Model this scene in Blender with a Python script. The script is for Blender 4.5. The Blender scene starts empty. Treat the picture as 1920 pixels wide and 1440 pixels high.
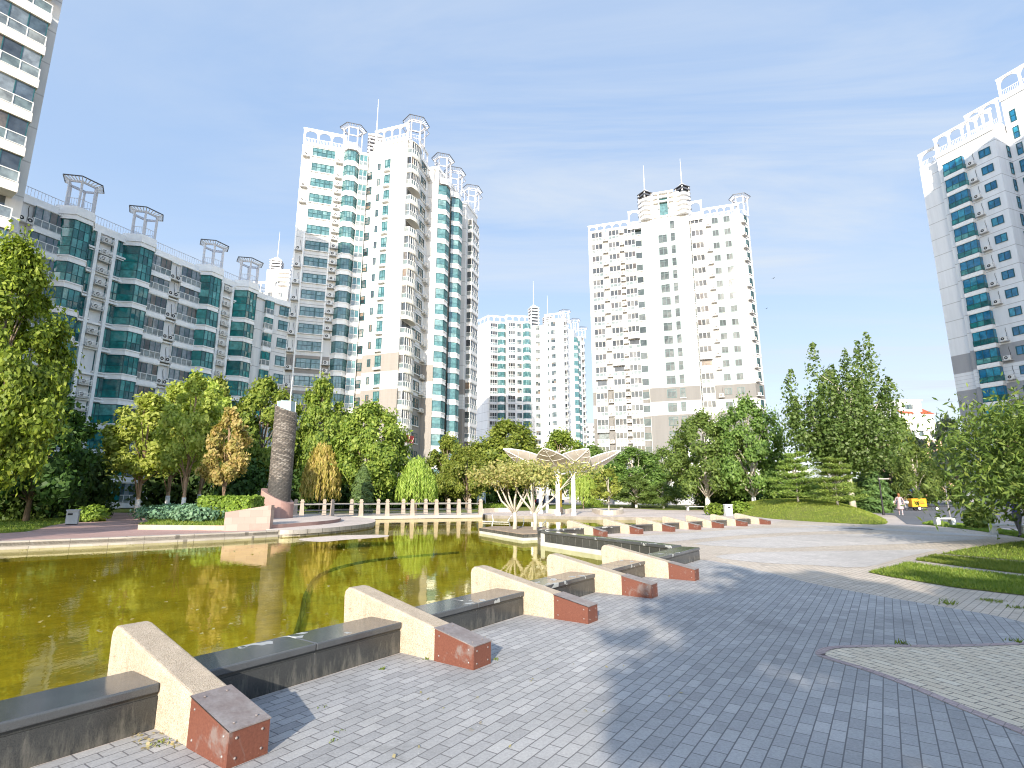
import bpy, math, random
import numpy as np
from mathutils import Vector, Matrix
from mathutils.geometry import tessellate_polygon
SC = bpy.context.scene
COL = SC.collection
RX = random.Random(11)
# ---------------------------------------------------------------- camera numbers (1920 px wide frame of the photograph)
FPX = 1018.0; TH = math.atan(207 / 1018.0); H = 1.6
CT, ST = math.cos(TH), math.sin(TH)
def ray(x, y):
    u = (x - 960) / FPX; v = (720 - y) / FPX
    return u, CT - v * ST, ST + v * CT
def G(x, y, z=0.0):
    d = ray(x, y); t = (z - H) / d[2]; return (d[0] * t, d[1] * t)
def at(x, y, Y):
    d = ray(x, y); t = Y / d[1]; return (d[0] * t, Y, H + d[2] * t)
def proj(X, Y, Z):
    zc = Y * CT + (Z - H) * ST; yc = (Z - H) * CT - Y * ST
    if zc < 0.5: return None
    return 960 + FPX * X / zc, 720 - FPX * yc / zc, zc
# ---------------------------------------------------------------- objects
def tag(o, label=None, cat=None, group=None, kind=None):
    if label: o['label'] = label
    if cat: o['category'] = cat
    if group: o['group'] = group
    if kind: o['kind'] = kind
    return o
def empty(name, loc, label=None, cat=None, group=None, rz=0.0, scale=None):
    o = bpy.data.objects.new(name, None); COL.objects.link(o)
    o.location = loc; o.rotation_euler = (0, 0, rz); o.empty_display_size = .2
    if scale: o.scale = scale
    return tag(o, label, cat, group)
KIDS = {}
def obj(name, me, parent=None, M=None):
    o = bpy.data.objects.new(name, me); COL.objects.link(o)
    if parent is not None:
        o.parent = parent; KIDS.setdefault(parent.name, []).append(o)
    if M is not None: o.matrix_basis = M
    return o
def dup(root, loc, rz=0.0, scale=None, label=None, group=None):
    def cp(o, p):
        c = o.copy(); COL.objects.link(c)
        if p is not None:
            c.parent = p; KIDS.setdefault(p.name, []).append(c)
        for k in KIDS.get(o.name, []): cp(k, c)
        return c
    r = cp(root, None); r.location = loc; r.rotation_euler = (0, 0, rz)
    if scale: r.scale = scale
    return tag(r, label, None, group)
class MB:
    def __init__(s): s.v = []; s.f = []; s.m = []; s.mats = []
    def mi(s, m):
        if m not in s.mats: s.mats.append(m)
        return s.mats.index(m)
    def add(s, vs, fs, mat, M=None):
        b = len(s.v); k = s.mi(mat)
        if M is not None: vs = [tuple(M @ Vector(v)) for v in vs]
        s.v += [tuple(v) for v in vs]
        for f in fs: s.f.append(tuple(b + i for i in f)); s.m.append(k)
    def box(s, x0, x1, y0, y1, z0, z1, mat, M=None):
        vs = [(x0,y0,z0),(x1,y0,z0),(x1,y1,z0),(x0,y1,z0),(x0,y0,z1),(x1,y0,z1),(x1,y1,z1),(x0,y1,z1)]
        s.add(vs, [(3,2,1,0),(4,5,6,7),(0,1,5,4),(1,2,6,5),(2,3,7,6),(3,0,4,7)], mat, M)
    def cbox(s, c, sz, mat, M=None):
        s.box(c[0]-sz[0]/2, c[0]+sz[0]/2, c[1]-sz[1]/2, c[1]+sz[1]/2, c[2]-sz[2]/2, c[2]+sz[2]/2, mat, M)
    def prism(s, pts, z0, z1, mat, top=None, M=None, cap=True):
        n = len(pts)
        a = sum(pts[i][0]*pts[(i+1)%n][1]-pts[(i+1)%n][0]*pts[i][1] for i in range(n))
        if a < 0: pts = pts[::-1]
        zt = z1 if callable(z1) else (lambda x, y: z1)
        vs = [(x, y, z0) for x, y in pts] + [(x, y, zt(x, y)) for x, y in pts]
        s.add(vs, [(i, (i+1) % n, n+(i+1) % n, n+i) for i in range(n)], mat, M)
        if cap:
            tri = tessellate_polygon([[Vector((x, y, 0)) for x, y in pts]])
            fs = []
            for t in tri:
                p, q, r = [pts[i] for i in t]
                if (q[0]-p[0])*(r[1]-p[1])-(r[0]-p[0])*(q[1]-p[1]) < 0: t = (t[0], t[2], t[1])
                fs.append(tuple(t))
            tv = [(x, y, zt(x, y)) for x, y in pts]
            s.add(tv, fs, top or mat, M)
            s.add([(x, y, z0) for x, y in pts], [f[::-1] for f in fs], mat, M)
    def xprism(s, prof, y0, y1, mat, M=None):
        """polygon in x,z extruded along y"""
        n = len(prof)
        vs = [(x, y0, z) for x, z in prof] + [(x, y1, z) for x, z in prof]
        fs = [(i, n+i, n+(i+1) % n, (i+1) % n) for i in range(n)] + [tuple(range(n)), tuple(range(2*n-1, n-1, -1))]
        s.add(vs, fs, mat, M)
    def bar(s, p, q, w, h, mat, M=None):
        p = Vector(p); q = Vector(q); d = (q-p); L = d.length
        if L < 1e-6: return
        d /= L; up = Vector((0, 0, 1)) if abs(d.z) < .95 else Vector((1, 0, 0))
        a = d.cross(up).normalized(); b = a.cross(d)
        R = Matrix((( d.x, a.x, b.x, p.x), (d.y, a.y, b.y, p.y), (d.z, a.z, b.z, p.z), (0, 0, 0, 1)))
        s.box(0, L, -w/2, w/2, -h/2, h/2, mat, (M @ R) if M is not None else R)
    def tube(s, pts, rad, mat, n=8, M=None, cap=True):
        pts = [Vector(p) for p in pts]; vs = []; fs = []
        if not hasattr(rad, '__len__'): rad = [rad]*len(pts)
        pa = None
        for i, p in enumerate(pts):
            d = (pts[min(i+1, len(pts)-1)] - pts[max(i-1, 0)]).normalized()
            a = pa - d*pa.dot(d) if pa is not None else d.cross(Vector((0, 0, 1)) if abs(d.z) < .9 else Vector((1, 0, 0)))
            if a.length < 1e-6: a = d.cross(Vector((1, 0, 0)))
            a.normalize(); pa = a; b = d.cross(a)
            for k in range(n):
                t = 2*math.pi*k/n; vs.append(p + (a*math.cos(t) + b*math.sin(t))*rad[i])
        for i in range(len(pts)-1):
            for k in range(n): fs.append((i*n+k, i*n+(k+1) % n, (i+1)*n+(k+1) % n, (i+1)*n+k))
        if cap: fs += [tuple(range(n-1, -1, -1)), tuple((len(pts)-1)*n+k for k in range(n))]
        s.add(vs, fs, mat, M)
    def lathe(s, prof, mat, n=16, M=None, cap=True):
        vs = []; fs = []
        for r, z in prof:
            for k in range(n): t = 2*math.pi*k/n; vs.append((r*math.cos(t), r*math.sin(t), z))
        for i in range(len(prof)-1):
            for k in range(n): fs.append((i*n+k, i*n+(k+1) % n, (i+1)*n+(k+1) % n, (i+1)*n+k))
        if cap: fs += [tuple(range(n-1, -1, -1)), tuple((len(prof)-1)*n+k for k in range(n))]
        s.add(vs, fs, mat, M)
    def disc(s, r, mat, M=None, n=12):
        s.add([(r*math.cos(2*math.pi*k/n), r*math.sin(2*math.pi*k/n), 0) for k in range(n)], [tuple(range(n))], mat, M)
    def mesh(s, name, smooth=False):
        me = bpy.data.meshes.new(name); me.from_pydata(s.v, [], s.f)
        for m in s.mats: me.materials.append(m)
        me.polygons.foreach_set('material_index', s.m)
        if smooth: me.polygons.foreach_set('use_smooth', [True]*len(s.f))
        me.update(); return me
    def obj(s, name, parent=None, M=None, smooth=False): return obj(name, s.mesh(name, smooth), parent, M)
def bevel(o, w=.01, seg=2):
    m = o.modifiers.new('edge', 'BEVEL'); m.width = w; m.segments = seg; m.limit_method = 'ANGLE'; m.angle_limit = math.radians(40)
    return o
def smooth_closed(pts, k=6):
    n = len(pts); out = []
    for i in range(n):
        p0, p1, p2, p3 = [pts[(i+j) % n] for j in (-1, 0, 1, 2)]
        for t in np.arange(0, 1, 1/k):
            out.append(tuple(.5*((2*p1[a]) + (-p0[a]+p2[a])*t + (2*p0[a]-5*p1[a]+4*p2[a]-p3[a])*t*t + (-p0[a]+3*p1[a]-3*p2[a]+p3[a])*t**3) for a in (0, 1)))
    return out
def smooth_open(pts, k=6):
    q = [pts[0]] + list(pts) + [pts[-1]]; out = []
    for i in range(1, len(q)-2):
        p0, p1, p2, p3 = q[i-1:i+3]
        for t in np.arange(0, 1, 1/k):
            out.append(tuple(.5*((2*p1[a]) + (-p0[a]+p2[a])*t + (2*p0[a]-5*p1[a]+4*p2[a]-p3[a])*t*t + (-p0[a]+3*p1[a]-3*p2[a]+p3[a])*t**3) for a in range(len(p1))))
    out.append(tuple(pts[-1])); return out
def sheet(name, pts, z, mat, kind='structure', holes=()):
    polys = [[Vector((x, y, 0)) for x, y in pts]] + [[Vector((x, y, 0)) for x, y in h] for h in holes]
    flat = [p for q in polys for p in q]
    fs = []
    for t in tessellate_polygon(polys):
        p, q, r = [flat[i] for i in t]
        c = (q.x-p.x)*(r.y-p.y)-(r.x-p.x)*(q.y-p.y)
        if abs(c) < 1e-9: continue
        fs.append(t if c > 0 else (t[0], t[2], t[1]))
    me = bpy.data.meshes.new(name); me.from_pydata([(p.x, p.y, z) for p in flat], [], fs)
    me.materials.append(mat); me.update()
    return tag(obj(name, me), kind=kind)
# ---------------------------------------------------------------- materials
def newmat(name):
    m = bpy.data.materials.new(name); m.use_nodes = True; nt = m.node_tree; nt.nodes.clear()
    out = nt.nodes.new('ShaderNodeOutputMaterial'); b = nt.nodes.new('ShaderNodeBsdfPrincipled')
    nt.links.new(b.outputs[0], out.inputs[0]); return m, nt, b
def nd(nt, t, **kw):
    n = nt.nodes.new(t)
    for k, v in kw.items():
        if k[0] == '_': setattr(n, k[1:], v)
        else: n.inputs[k.replace('__', ' ')].default_value = v
    return n
def L(nt, a, b): nt.links.new(a, b)
def c4(c): return (c[0], c[1], c[2], 1)
def ramp(nt, fac, stops, interp='LINEAR'):
    r = nt.nodes.new('ShaderNodeValToRGB'); r.color_ramp.interpolation = interp; e = r.color_ramp.elements
    while len(e) < len(stops): e.new(.5)
    for i, (p, c) in enumerate(stops): e[i].position = p; e[i].color = c4(c)
    L(nt, fac, r.inputs[0]); return r.outputs[0]
def mixc(nt, mode, f, a, b):
    n = nt.nodes.new('ShaderNodeMix'); n.data_type = 'RGBA'; n.blend_type = mode
    for s, v in ((n.inputs['Factor'], f), (n.inputs['A'], a), (n.inputs['B'], b)):
        pass
    for idx, v in ((0, f), (6, a), (7, b)):
        if hasattr(v, 'is_output'): L(nt, v, n.inputs[idx])
        else: n.inputs[idx].default_value = v if idx == 0 else c4(v)
    return n.outputs[2]
def math_(nt, op, a, b=None, c=None):
    n = nt.nodes.new('ShaderNodeMath'); n.operation = op
    for i, v in enumerate((a, b, c)):
        if v is None: continue
        if hasattr(v, 'is_output'): L(nt, v, n.inputs[i])
        else: n.inputs[i].default_value = v
    return n.outputs[0]
def noise(nt, scale, detail=4, rough=.55, vec=None, dist=0.0):
    n = nd(nt, 'ShaderNodeTexNoise', Scale=scale, Detail=detail, Roughness=rough, Distortion=dist)
    if vec is not None: L(nt, vec, n.inputs['Vector'])
    return n.outputs['Fac']
def wpos(nt):
    return nt.nodes.new('ShaderNodeNewGeometry').outputs['Position']
def ocoord(nt):
    return nt.nodes.new('ShaderNodeTexCoord').outputs['Object']
def mapping(nt, vec, rot=(0, 0, 0), sc=(1, 1, 1), loc=(0, 0, 0)):
    n = nt.nodes.new('ShaderNodeMapping'); n.inputs['Rotation'].default_value = rot; n.inputs['Scale'].default_value = sc; n.inputs['Location'].default_value = loc
    L(nt, vec, n.inputs[0]); return n.outputs[0]
def bump(nt, b, h, strength=.3, dist=.02):
    n = nd(nt, 'ShaderNodeBump', Strength=strength, Distance=dist); L(nt, h, n.inputs['Height']); L(nt, n.outputs[0], b.inputs['Normal'])
def simple(name, col, rough=.6, metal=0.0, var=.25, scale=4.0, bmp=0.0, fine=40.0, spec=.4):
    m, nt, b = newmat(name); v = ocoord(nt)
    n1 = noise(nt, scale, 5, .6, v); n2 = noise(nt, fine, 3, .6, v)
    f = math_(nt, 'ADD', math_(nt, 'MULTIPLY', n1, .7), math_(nt, 'MULTIPLY', n2, .3))
    lo = tuple(x*(1-var) for x in col); hi = tuple(min(1, x*(1+var)) for x in col)
    L(nt, ramp(nt, f, [(.3, lo), (.7, hi)]), b.inputs['Base Color'])
    b.inputs['Roughness'].default_value = rough; b.inputs['Metallic'].default_value = metal; b.inputs['Specular IOR Level'].default_value = spec
    if bmp: bump(nt, b, n2, bmp, .01)
    return m
def bricks(name, cols, mortar, bw, bh, ang, off=.5, msize=.004, dirt=.25, bmp=.4, stain=(.2, .2, .19)):
    """cols: colours that single bricks take; rows run along angle ang"""
    m, nt, b = newmat(name); p = wpos(nt)
    v = mapping(nt, p, rot=(0, 0, -ang))
    t = nd(nt, 'ShaderNodeTexBrick', Scale=1.0, _offset=off, _squash=1.0)
    t.inputs['Mortar Size'].default_value = msize; t.inputs['Mortar Smooth'].default_value = .3; t.inputs['Bias'].default_value = 0
    t.inputs['Brick Width'].default_value = bw; t.inputs['Row Height'].default_value = bh
    t.inputs['Color1'].default_value = (0, 0, 0, 1); t.inputs['Color2'].default_value = (1, 1, 1, 1); t.inputs['Mortar'].default_value = (.5, .5, .5, 1)
    L(nt, v, t.inputs['Vector'])
    k = len(cols)
    bc = ramp(nt, t.outputs['Color'], [(i/(k-1), c) for i, c in enumerate(cols)])
    n1 = noise(nt, 1.3, 6, .65, p); n2 = noise(nt, 60, 3, .7, p); n3 = noise(nt, .25, 3, .5, p)
    bc = mixc(nt, 'MULTIPLY', 1.0, bc, ramp(nt, n2, [(.3, (.8, .8, .8)), (.75, (1.12, 1.12, 1.12))]))
    bc = mixc(nt, 'MIX', math_(nt, 'MULTIPLY', ramp(nt, n1, [(.45, (0, 0, 0)), (.75, (1, 1, 1))]), dirt), bc, stain)
    bc = mixc(nt, 'MULTIPLY', 1.0, bc, ramp(nt, n3, [(.35, (.88, .88, .88)), (.65, (1.08, 1.08, 1.08))]))
    # specks of litter and chips
    sp = noise(nt, 35, 2, .5, p); bc = mixc(nt, 'MIX', ramp(nt, sp, [(.73, (0, 0, 0)), (.76, (.7, .7, .7))]), bc, (.55, .54, .5))
    sn = noise(nt, 1.1, 5, .75, mapping(nt, p, loc=(7.3, 2.1, 0)), .4); bc = mixc(nt, 'MIX', ramp(nt, sn, [(.60, (0, 0, 0)), (.70, (.45, .45, .45))]), bc, tuple(x*.8 for x in stain))
    bc = mixc(nt, 'MIX', t.outputs['Fac'], bc, mortar)
    L(nt, bc, b.inputs['Base Color']); b.inputs['Roughness'].default_value = .82; b.inputs['Specular IOR Level'].default_value = .3
    h = math_(nt, 'ADD', math_(nt, 'MULTIPLY', t.outputs['Fac'], -1.0), math_(nt, 'MULTIPLY', n2, .35))
    bump(nt, b, h, bmp, .006); return m
def leafmat(name, cols, trans=.42, rough=.55):
    m, nt, b = newmat(name); out = [n for n in nt.nodes if n.type == 'OUTPUT_MATERIAL'][0]
    g = nt.nodes.new('ShaderNodeNewGeometry'); oi = nt.nodes.new('ShaderNodeObjectInfo')
    clump = noise(nt, .8, 3, .5, ocoord(nt))
    f = math_(nt, 'ADD', math_(nt, 'MULTIPLY', g.outputs['Random Per Island'], .62), math_(nt, 'ADD', math_(nt, 'MULTIPLY', clump, .5), -.1))
    k = len(cols)
    c = ramp(nt, f, [(i/(k-1), q) for i, q in enumerate(cols)])
    hsv = nt.nodes.new('ShaderNodeHueSaturation')
    L(nt, math_(nt, 'MULTIPLY_ADD', oi.outputs['Random'], .026, .487), hsv.inputs['Hue'])
    L(nt, math_(nt, 'MULTIPLY_ADD', oi.outputs['Random'], .3, .85), hsv.inputs['Value'])
    L(nt, c, hsv.inputs['Color']); c = hsv.outputs[0]
    L(nt, c, b.inputs['Base Color']); b.inputs['Roughness'].default_value = rough; b.inputs['Specular IOR Level'].default_value = .35
    tr = nt.nodes.new('ShaderNodeBsdfTranslucent'); L(nt, mixc(nt, 'MULTIPLY', 1.0, c, (1.1, 1.2, .6)), tr.inputs[0])
    mx = nt.nodes.new('ShaderNodeMixShader'); mx.inputs[0].default_value = trans
    L(nt, b.outputs[0], mx.inputs[1]); L(nt, tr.outputs[0], mx.inputs[2]); L(nt, mx.outputs[0], out.inputs[0]); return m
def glassmat(name, cols, rough=.03, wob=.05):
    m, nt, b = newmat(name); g = nt.nodes.new('ShaderNodeNewGeometry'); oi = nt.nodes.new('ShaderNodeObjectInfo')
    f = math_(nt, 'FRACT', math_(nt, 'ADD', g.outputs['Random Per Island'], math_(nt, 'MULTIPLY', oi.outputs['Random'], 7.3)))
    k = len(cols)
    c = ramp(nt, f, [(i/k, q) for i, q in enumerate(cols)], 'CONSTANT')
    v = wpos(nt); n2 = noise(nt, 1.7, 3, .6, v)
    c = mixc(nt, 'MULTIPLY', 1.0, c, ramp(nt, n2, [(.3, (.55, .55, .55)), (.7, (1.35, 1.35, 1.35))]))
    L(nt, c, b.inputs['Base Color']); b.inputs['Roughness'].default_value = rough; b.inputs['Specular IOR Level'].default_value = .75
    b.inputs['IOR'].default_value = 1.52
    bump(nt, b, noise(nt, .9, 2, .5, v), wob, .06); return m
def wallmat(name, col, brown=None, floors=(), z0=.4, fh=2.8, groove=True, dark=(.35, .34, .33), var=.06):
    """painted facade: a joint line at each storey, brown ribbed storeys, faint streaks"""
    m, nt, b = newmat(name); p = wpos(nt)
    sep = nt.nodes.new('ShaderNodeSeparateXYZ'); L(nt, p, sep.inputs[0]); z = sep.outputs[2]
    fl = math_(nt, 'DIVIDE', math_(nt, 'SUBTRACT', z, z0), fh); fr = math_(nt, 'FRACT', fl); ix = math_(nt, 'FLOOR', fl)
    st = mapping(nt, p, sc=(1.2, 1.2, .12)); n1 = noise(nt, 1.0, 5, .65, st); n2 = noise(nt, .15, 3, .5, p)
    base = ramp(nt, n1, [(.3, tuple(x*(1-var*2) for x in col)), (.65, col)])
    base = mixc(nt, 'MULTIPLY', 1.0, base, ramp(nt, n2, [(.3, (1-var,)*3), (.7, (1, 1, 1))]))
    h = None
    if brown:
        isb = None
        for k in floors:
            e = math_(nt, 'COMPARE', ix, float(k), .4); isb = e if isb is None else math_(nt, 'MAXIMUM', isb, e)
        if floors and min(floors) <= 5:
            isb = math_(nt, 'MAXIMUM', isb, math_(nt, 'LESS_THAN', ix, 5.5))
        base = mixc(nt, 'MIX', isb, base, ramp(nt, n1, [(.3, tuple(x*.85 for x in brown)), (.7, brown)]))
        rib = math_(nt, 'GREATER_THAN', math_(nt, 'FRACT', math_(nt, 'MULTIPLY', fr, 5.0)), .9)
        rib = math_(nt, 'MULTIPLY', rib, math_(nt, 'LESS_THAN', ix, 7.5))
        base = mixc(nt, 'MIX', math_(nt, 'MULTIPLY', rib, .6), base, dark)
    if groove:
        g = math_(nt, 'GREATER_THAN', fr, .962)
        base = mixc(nt, 'MIX', math_(nt, 'MULTIPLY', g, .75), base, dark)
    L(nt, base, b.inputs['Base Color']); b.inputs['Roughness'].default_value = .75; b.inputs['Specular IOR Level'].default_value = .25
    return m
WHITE = (.82, .815, .80)
M_white = wallmat('wall_white_brown_bands', (.74, .735, .72), (.30, .275, .25), (7, 5), dark=(.28, .27, .26), var=.1)
M_whiteg = wallmat('wall_white_grey_bands', (.78, .79, .80), (.36, .36, .37), (7, 5))
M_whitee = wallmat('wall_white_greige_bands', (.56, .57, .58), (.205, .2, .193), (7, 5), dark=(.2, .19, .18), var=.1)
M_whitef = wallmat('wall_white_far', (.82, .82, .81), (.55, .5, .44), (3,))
M_block = wallmat('wall_low_block', (.80, .79, .78), groove=True, var=.1)
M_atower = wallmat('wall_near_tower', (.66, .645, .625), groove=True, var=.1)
M_paint = simple('white_paint', (.80, .79, .77), .55, var=.07)
M_band = simple('pale_band', (.82, .81, .80), .7, var=.1, scale=1.5)
M_cream = simple('cream_band', (.74, .70, .62), .7, var=.08, scale=1.5)
M_frame_t = simple('teal_frame', (.02, .09, .10), .4, var=.1)
M_frame_w = simple('white_frame', (.72, .72, .70), .4, var=.05)
M_teal = glassmat('teal_glass', [(.008, .10, .105), (.014, .16, .155), (.01, .125, .13), (.04, .24, .23), (.016, .18, .175), (.09, .30, .285)])
M_tealE = glassmat('pale_teal_glass', [(.06, .15, .16), (.10, .20, .205), (.075, .17, .18), (.16, .27, .27), (.08, .185, .19)])
M_greyg = glassmat('grey_green_glass', [(.030, .048, .048), (.05, .068, .068), (.025, .04, .042), (.075, .09, .088), (.02, .033, .035)], rough=.04)
M_blue = glassmat('blue_glass', [(.008, .12, .24), (.015, .18, .32), (.012, .15, .28), (.03, .25, .36)])
M_dark = glassmat('dark_glass', [(.03, .035, .04), (.10, .11, .115), (.05, .055, .06), (.22, .22, .21), (.12, .11, .10), (.07, .08, .085), (.3, .3, .29), (.06, .075, .08), (.2, .15, .11), (.12, .14, .145)])
M_darke = glassmat('sunlit_dark_glass', [(.02, .024, .027), (.05, .055, .058), (.03, .034, .037), (.09, .09, .088), (.06, .05, .045), (.03, .036, .04), (.13, .13, .125), (.04, .045, .047)])
M_bluegrey = glassmat('blue_grey_glass', [(.07, .10, .12), (.15, .18, .20), (.10, .13, .16), (.20, .23, .25), (.05, .06, .07), (.13, .11, .09), (.26, .28, .29)])
M_rail = glassmat('rail_glass', [(.14, .18, .18), (.20, .235, .235), (.17, .20, .21), (.24, .26, .25)], rough=.12)
M_ac = simple('ac_white', (.68, .67, .64), .5, var=.1)
M_black = simple('black_matter', (.015, .015, .017), .6)
M_slab = simple('shelf_concrete', (.55, .53, .5), .8, var=.15)
M_steel = simple('crown_steel', (.56, .55, .57), .45, var=.1)
M_roofdark = simple('crown_dark', (.07, .075, .09), .5)
M_rust = simple('rust_pipe', (.45, .22, .12), .7)
M_red = simple('red_board', (.45, .02, .02), .5, var=.3)
M_roofgrey = simple('roof_grey', (.3, .3, .31), .8)
# ================================================================ facade elements (x along the wall, -y outward, z from the storey's floor)
PROTO = {}
M_painte = simple('matt_white_paint', (.55, .555, .56), .6, var=.1)
def proto(key, kind, frame, subs=()):
    PROTO[key] = (kind, frame, frame.mesh(key), [(n, mb, mb.mesh(n)) for n, mb in subs])
def joined(key, kind, src):
    k, fr, me, subs = PROTO[src]; mb = MB()
    for part in [fr] + [s[1] for s in subs]:
        off = len(mb.v); mb.v += part.v
        for f, m in zip(part.f, part.m): mb.f.append(tuple(off+i for i in f)); mb.m.append(mb.mi(part.mats[m]))
    PROTO[key] = (kind, mb, mb.mesh(key), [])
def quadpane(mb, x0, x1, z0, z1, y, mat, tilt=0.0):
    mb.add([(x0, y+tilt, z0), (x1, y-tilt, z0), (x1, y-tilt*.4, z1), (x0, y+tilt*.6, z1)], [(0, 1, 2, 3)], mat)
def window(key, w, h, z0, frame, glass, cols=2, transom=None, sill=None, hood=False, box=False):
    f = MB(); g = MB(); a, b = -w/2, w/2; t = .07
    f.box(a-.02, a+t, -.09, .03, z0, z0+h, frame); f.box(b-t, b+.02, -.09, .03, z0, z0+h, frame)
    f.box(a+t, b-t, -.09, .03, z0, z0+t, frame); f.box(a+t, b-t, -.09, .03, z0+h-t, z0+h, frame)
    xs = [a + w*i/cols for i in range(cols+1)]
    for x in xs[1:-1]: f.box(x-.03, x+.03, -.085, .03, z0+t, z0+h-t, frame)
    zs = [z0, z0+h] if transom is None else [z0, z0+h*transom, z0+h]
    for z in zs[1:-1]: f.box(a+t, b-t, -.082, .03, z-.03, z+.03, frame)
    if sill: f.box(a-.14, b+.14, -.2, 0, z0-.13, z0-.002, sill)
    if box: f.box(a-.1, b+.1, -.55, 0, z0-.45, z0-.12, sill or M_paint)
    if hood: f.box(a-.1, b+.1, -.14, 0, z0+h+.002, z0+h+.1, sill or M_paint)
    for i in range(cols):
        for z, zz in zip(zs, zs[1:]): quadpane(g, xs[i]+.01, xs[i+1]-.01, z+.01, zz-.01, -.03, glass, RX.uniform(-.012, .012))
    proto(key, 'window', f, [('pane', g)])
def balcony(key, w, d, band, frame, up, low=None, n=None, open_=False, zb=-.28, curved=False, sidew=True):
    f = MB(); g = MB(); low = low or M_rail; n = n or max(2, round(w/.8))
    if curved:
        pl = [(-w/2, 0)] + [(-w/2 + w*i/8, -d*.62 - .38*d*math.sin(math.pi*i/8)) for i in range(9)] + [(w/2, 0)]
    else: pl = [(-w/2, 0), (-w/2, -d), (w/2, -d), (w/2, 0)]
    big = [(x*1.03, y-.05 if y < 0 else 0) for x, y in pl]
    f.prism(big, zb, .28, band)
    top = [(x*1.0, y) for x, y in pl]
    if not open_: f.prism([(x*1.015, y-.02 if y < 0 else 0) for x, y in pl], 2.42, 2.8+zb-.003, band)
    # points along the front
    if curved: fr = pl[1:-1]
    else:
        fr = [(-w/2 + w*i/n, -d) for i in range(n+1)]
    side = [((-w/2, 0), fr[0]), (fr[-1], (w/2, 0))]
    segs = list(zip(fr, fr[1:])) + (side if sidew else [])
    for i, (p, q) in enumerate(segs):
        f.bar((p[0], p[1], 1.12), (q[0], q[1], 1.12), .05, .07, frame)
        f.bar((p[0], p[1], .36), (q[0], q[1], .36), .04, .05, frame)
        z0, z1 = .4, 1.08
        g.add([(p[0], p[1], z0), (q[0], q[1], z0), (q[0], q[1], z1), (p[0], p[1], z1)], [(0, 1, 2, 3)], low)
        if not open_:
            e = .1
            pi = (p[0]*(1-.0), p[1]+e if p[1] < -e else p[1]); qi = (q[0], q[1]+e if q[1] < -e else q[1])
            g.add([(pi[0]*.98, pi[1], 1.15), (qi[0]*.98, qi[1], 1.15), (qi[0]*.98, qi[1], 2.42), (pi[0]*.98, pi[1], 2.42)], [(0, 1, 2, 3)], up)
    for (x, y) in fr: f.box(x-.03, x+.03, y-.03, y+.03, .28, 1.15, frame)
    if not open_:
        for i, (x, y) in enumerate(fr):
            yy = y+.1 if y < -.1 else y
            f.box(x*.98-.03, x*.98+.03, yy-.03, yy+.03, 1.15, 2.42, M_frame_t if up in (M_teal, M_blue, M_bluegrey) else frame)
        for (p, q) in zip(fr, fr[1:]):
            f.bar((p[0]*.98, p[1]+.1, 2.4), (q[0]*.98, q[1]+.1, 2.4), .06, .06, frame)
    else:
        quadpane(g, -w/2+.2, w/2-.2, .3, 2.4, -.02, M_dark)
    proto(key, 'balcony', f, [('pane', g)])
def bay(key, w, d, glass, band, hh=2.8, zb=-.35, zt=.55, frame=None, cut=.27, rows=(.42,)):
    frame = frame or M_frame_t; f = MB(); g = MB()
    pl = [(-w/2, 0), (-w/2+cut*w, -d), (w/2-cut*w, -d), (w/2, 0)]
    def off(k): return [(x*(1+k*2/w), y*(1+k/d)) for x, y in pl]
    f.prism(off(.10), zb, zb+.2, band); f.prism(off(.04), zb+.2, zt-.14, band); f.prism(off(.12), zt-.14, zt, band)
    z0, z1 = zt, hh+zb
    for p, q in zip(pl, pl[1:]):
        k = 3 if p[1] == q[1] else 1
        zz = [z0 + (z1-z0)*r for r in (0,) + rows + (1,)]
        for i in range(k):
            a = (p[0]+(q[0]-p[0])*i/k, p[1]+(q[1]-p[1])*i/k); c = (p[0]+(q[0]-p[0])*(i+1)/k, p[1]+(q[1]-p[1])*(i+1)/k)
            for u, v in zip(zz, zz[1:]):
                t = RX.uniform(-.015, .015)
                g.add([(a[0], a[1]+t, u), (c[0], c[1]-t, u), (c[0], c[1]-t, v), (a[0], a[1]+t, v)], [(0, 1, 2, 3)], glass)
            if i: f.box(a[0]-.025, a[0]+.025, a[1]-.05, a[1]+.03, z0, z1, frame)
        for r in zz[1:-1]: f.bar((p[0], p[1]-.01, r), (q[0], q[1]-.01, r), .05, .05, frame)
        f.bar((p[0], p[1]-.01, z0+.03), (q[0], q[1]-.01, z0+.03), .06, .06, frame); f.bar((p[0], p[1]-.01, z1-.03), (q[0], q[1]-.01, z1-.03), .06, .06, frame)
    for x, y in pl: f.box(x-.04, x+.04, y-.04, y+.04, z0, z1, frame)
    proto(key, 'bay_window', f, [('pane', g)])
def acunit(key, shelf=1.1, bars=False, two=False, pipe=True):
    f = MB(); f.box(-shelf/2, shelf/2, -.62, 0, .25, .35, M_slab)
    if bars:
        for z in (.5, .65, .8): f.box(-shelf/2, shelf/2, -.64, -.6, z, z+.05, M_paint)
        for x in (-shelf/2+.03, 0, shelf/2-.03): f.box(x-.02, x+.02, -.635, -.6, .35, .86, M_paint)
    for x in ((-.3, .42) if two else (0,)):
        f.box(x-.4, x+.4, -.48, -.16, .4, .98, M_ac)
        R = Matrix.Translation((x-.1, -.483, .69)) @ Matrix.Rotation(math.pi/2, 4, 'X')
        f.disc(.22, M_black, R); f.add([(x-.1+.08*math.cos(t), -.486, .69+.08*math.sin(t)) for t in [i*math.pi/4 for i in range(8)]], [tuple(range(8))], M_ac)
    if pipe: f.tube([(.3, -.2, .98), (.32, -.06, 1.3), (.2, -.04, 2.0), (.25, -.02, 2.3)], .025, M_black, 5)
    proto(key, 'air_conditioner', f)
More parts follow.
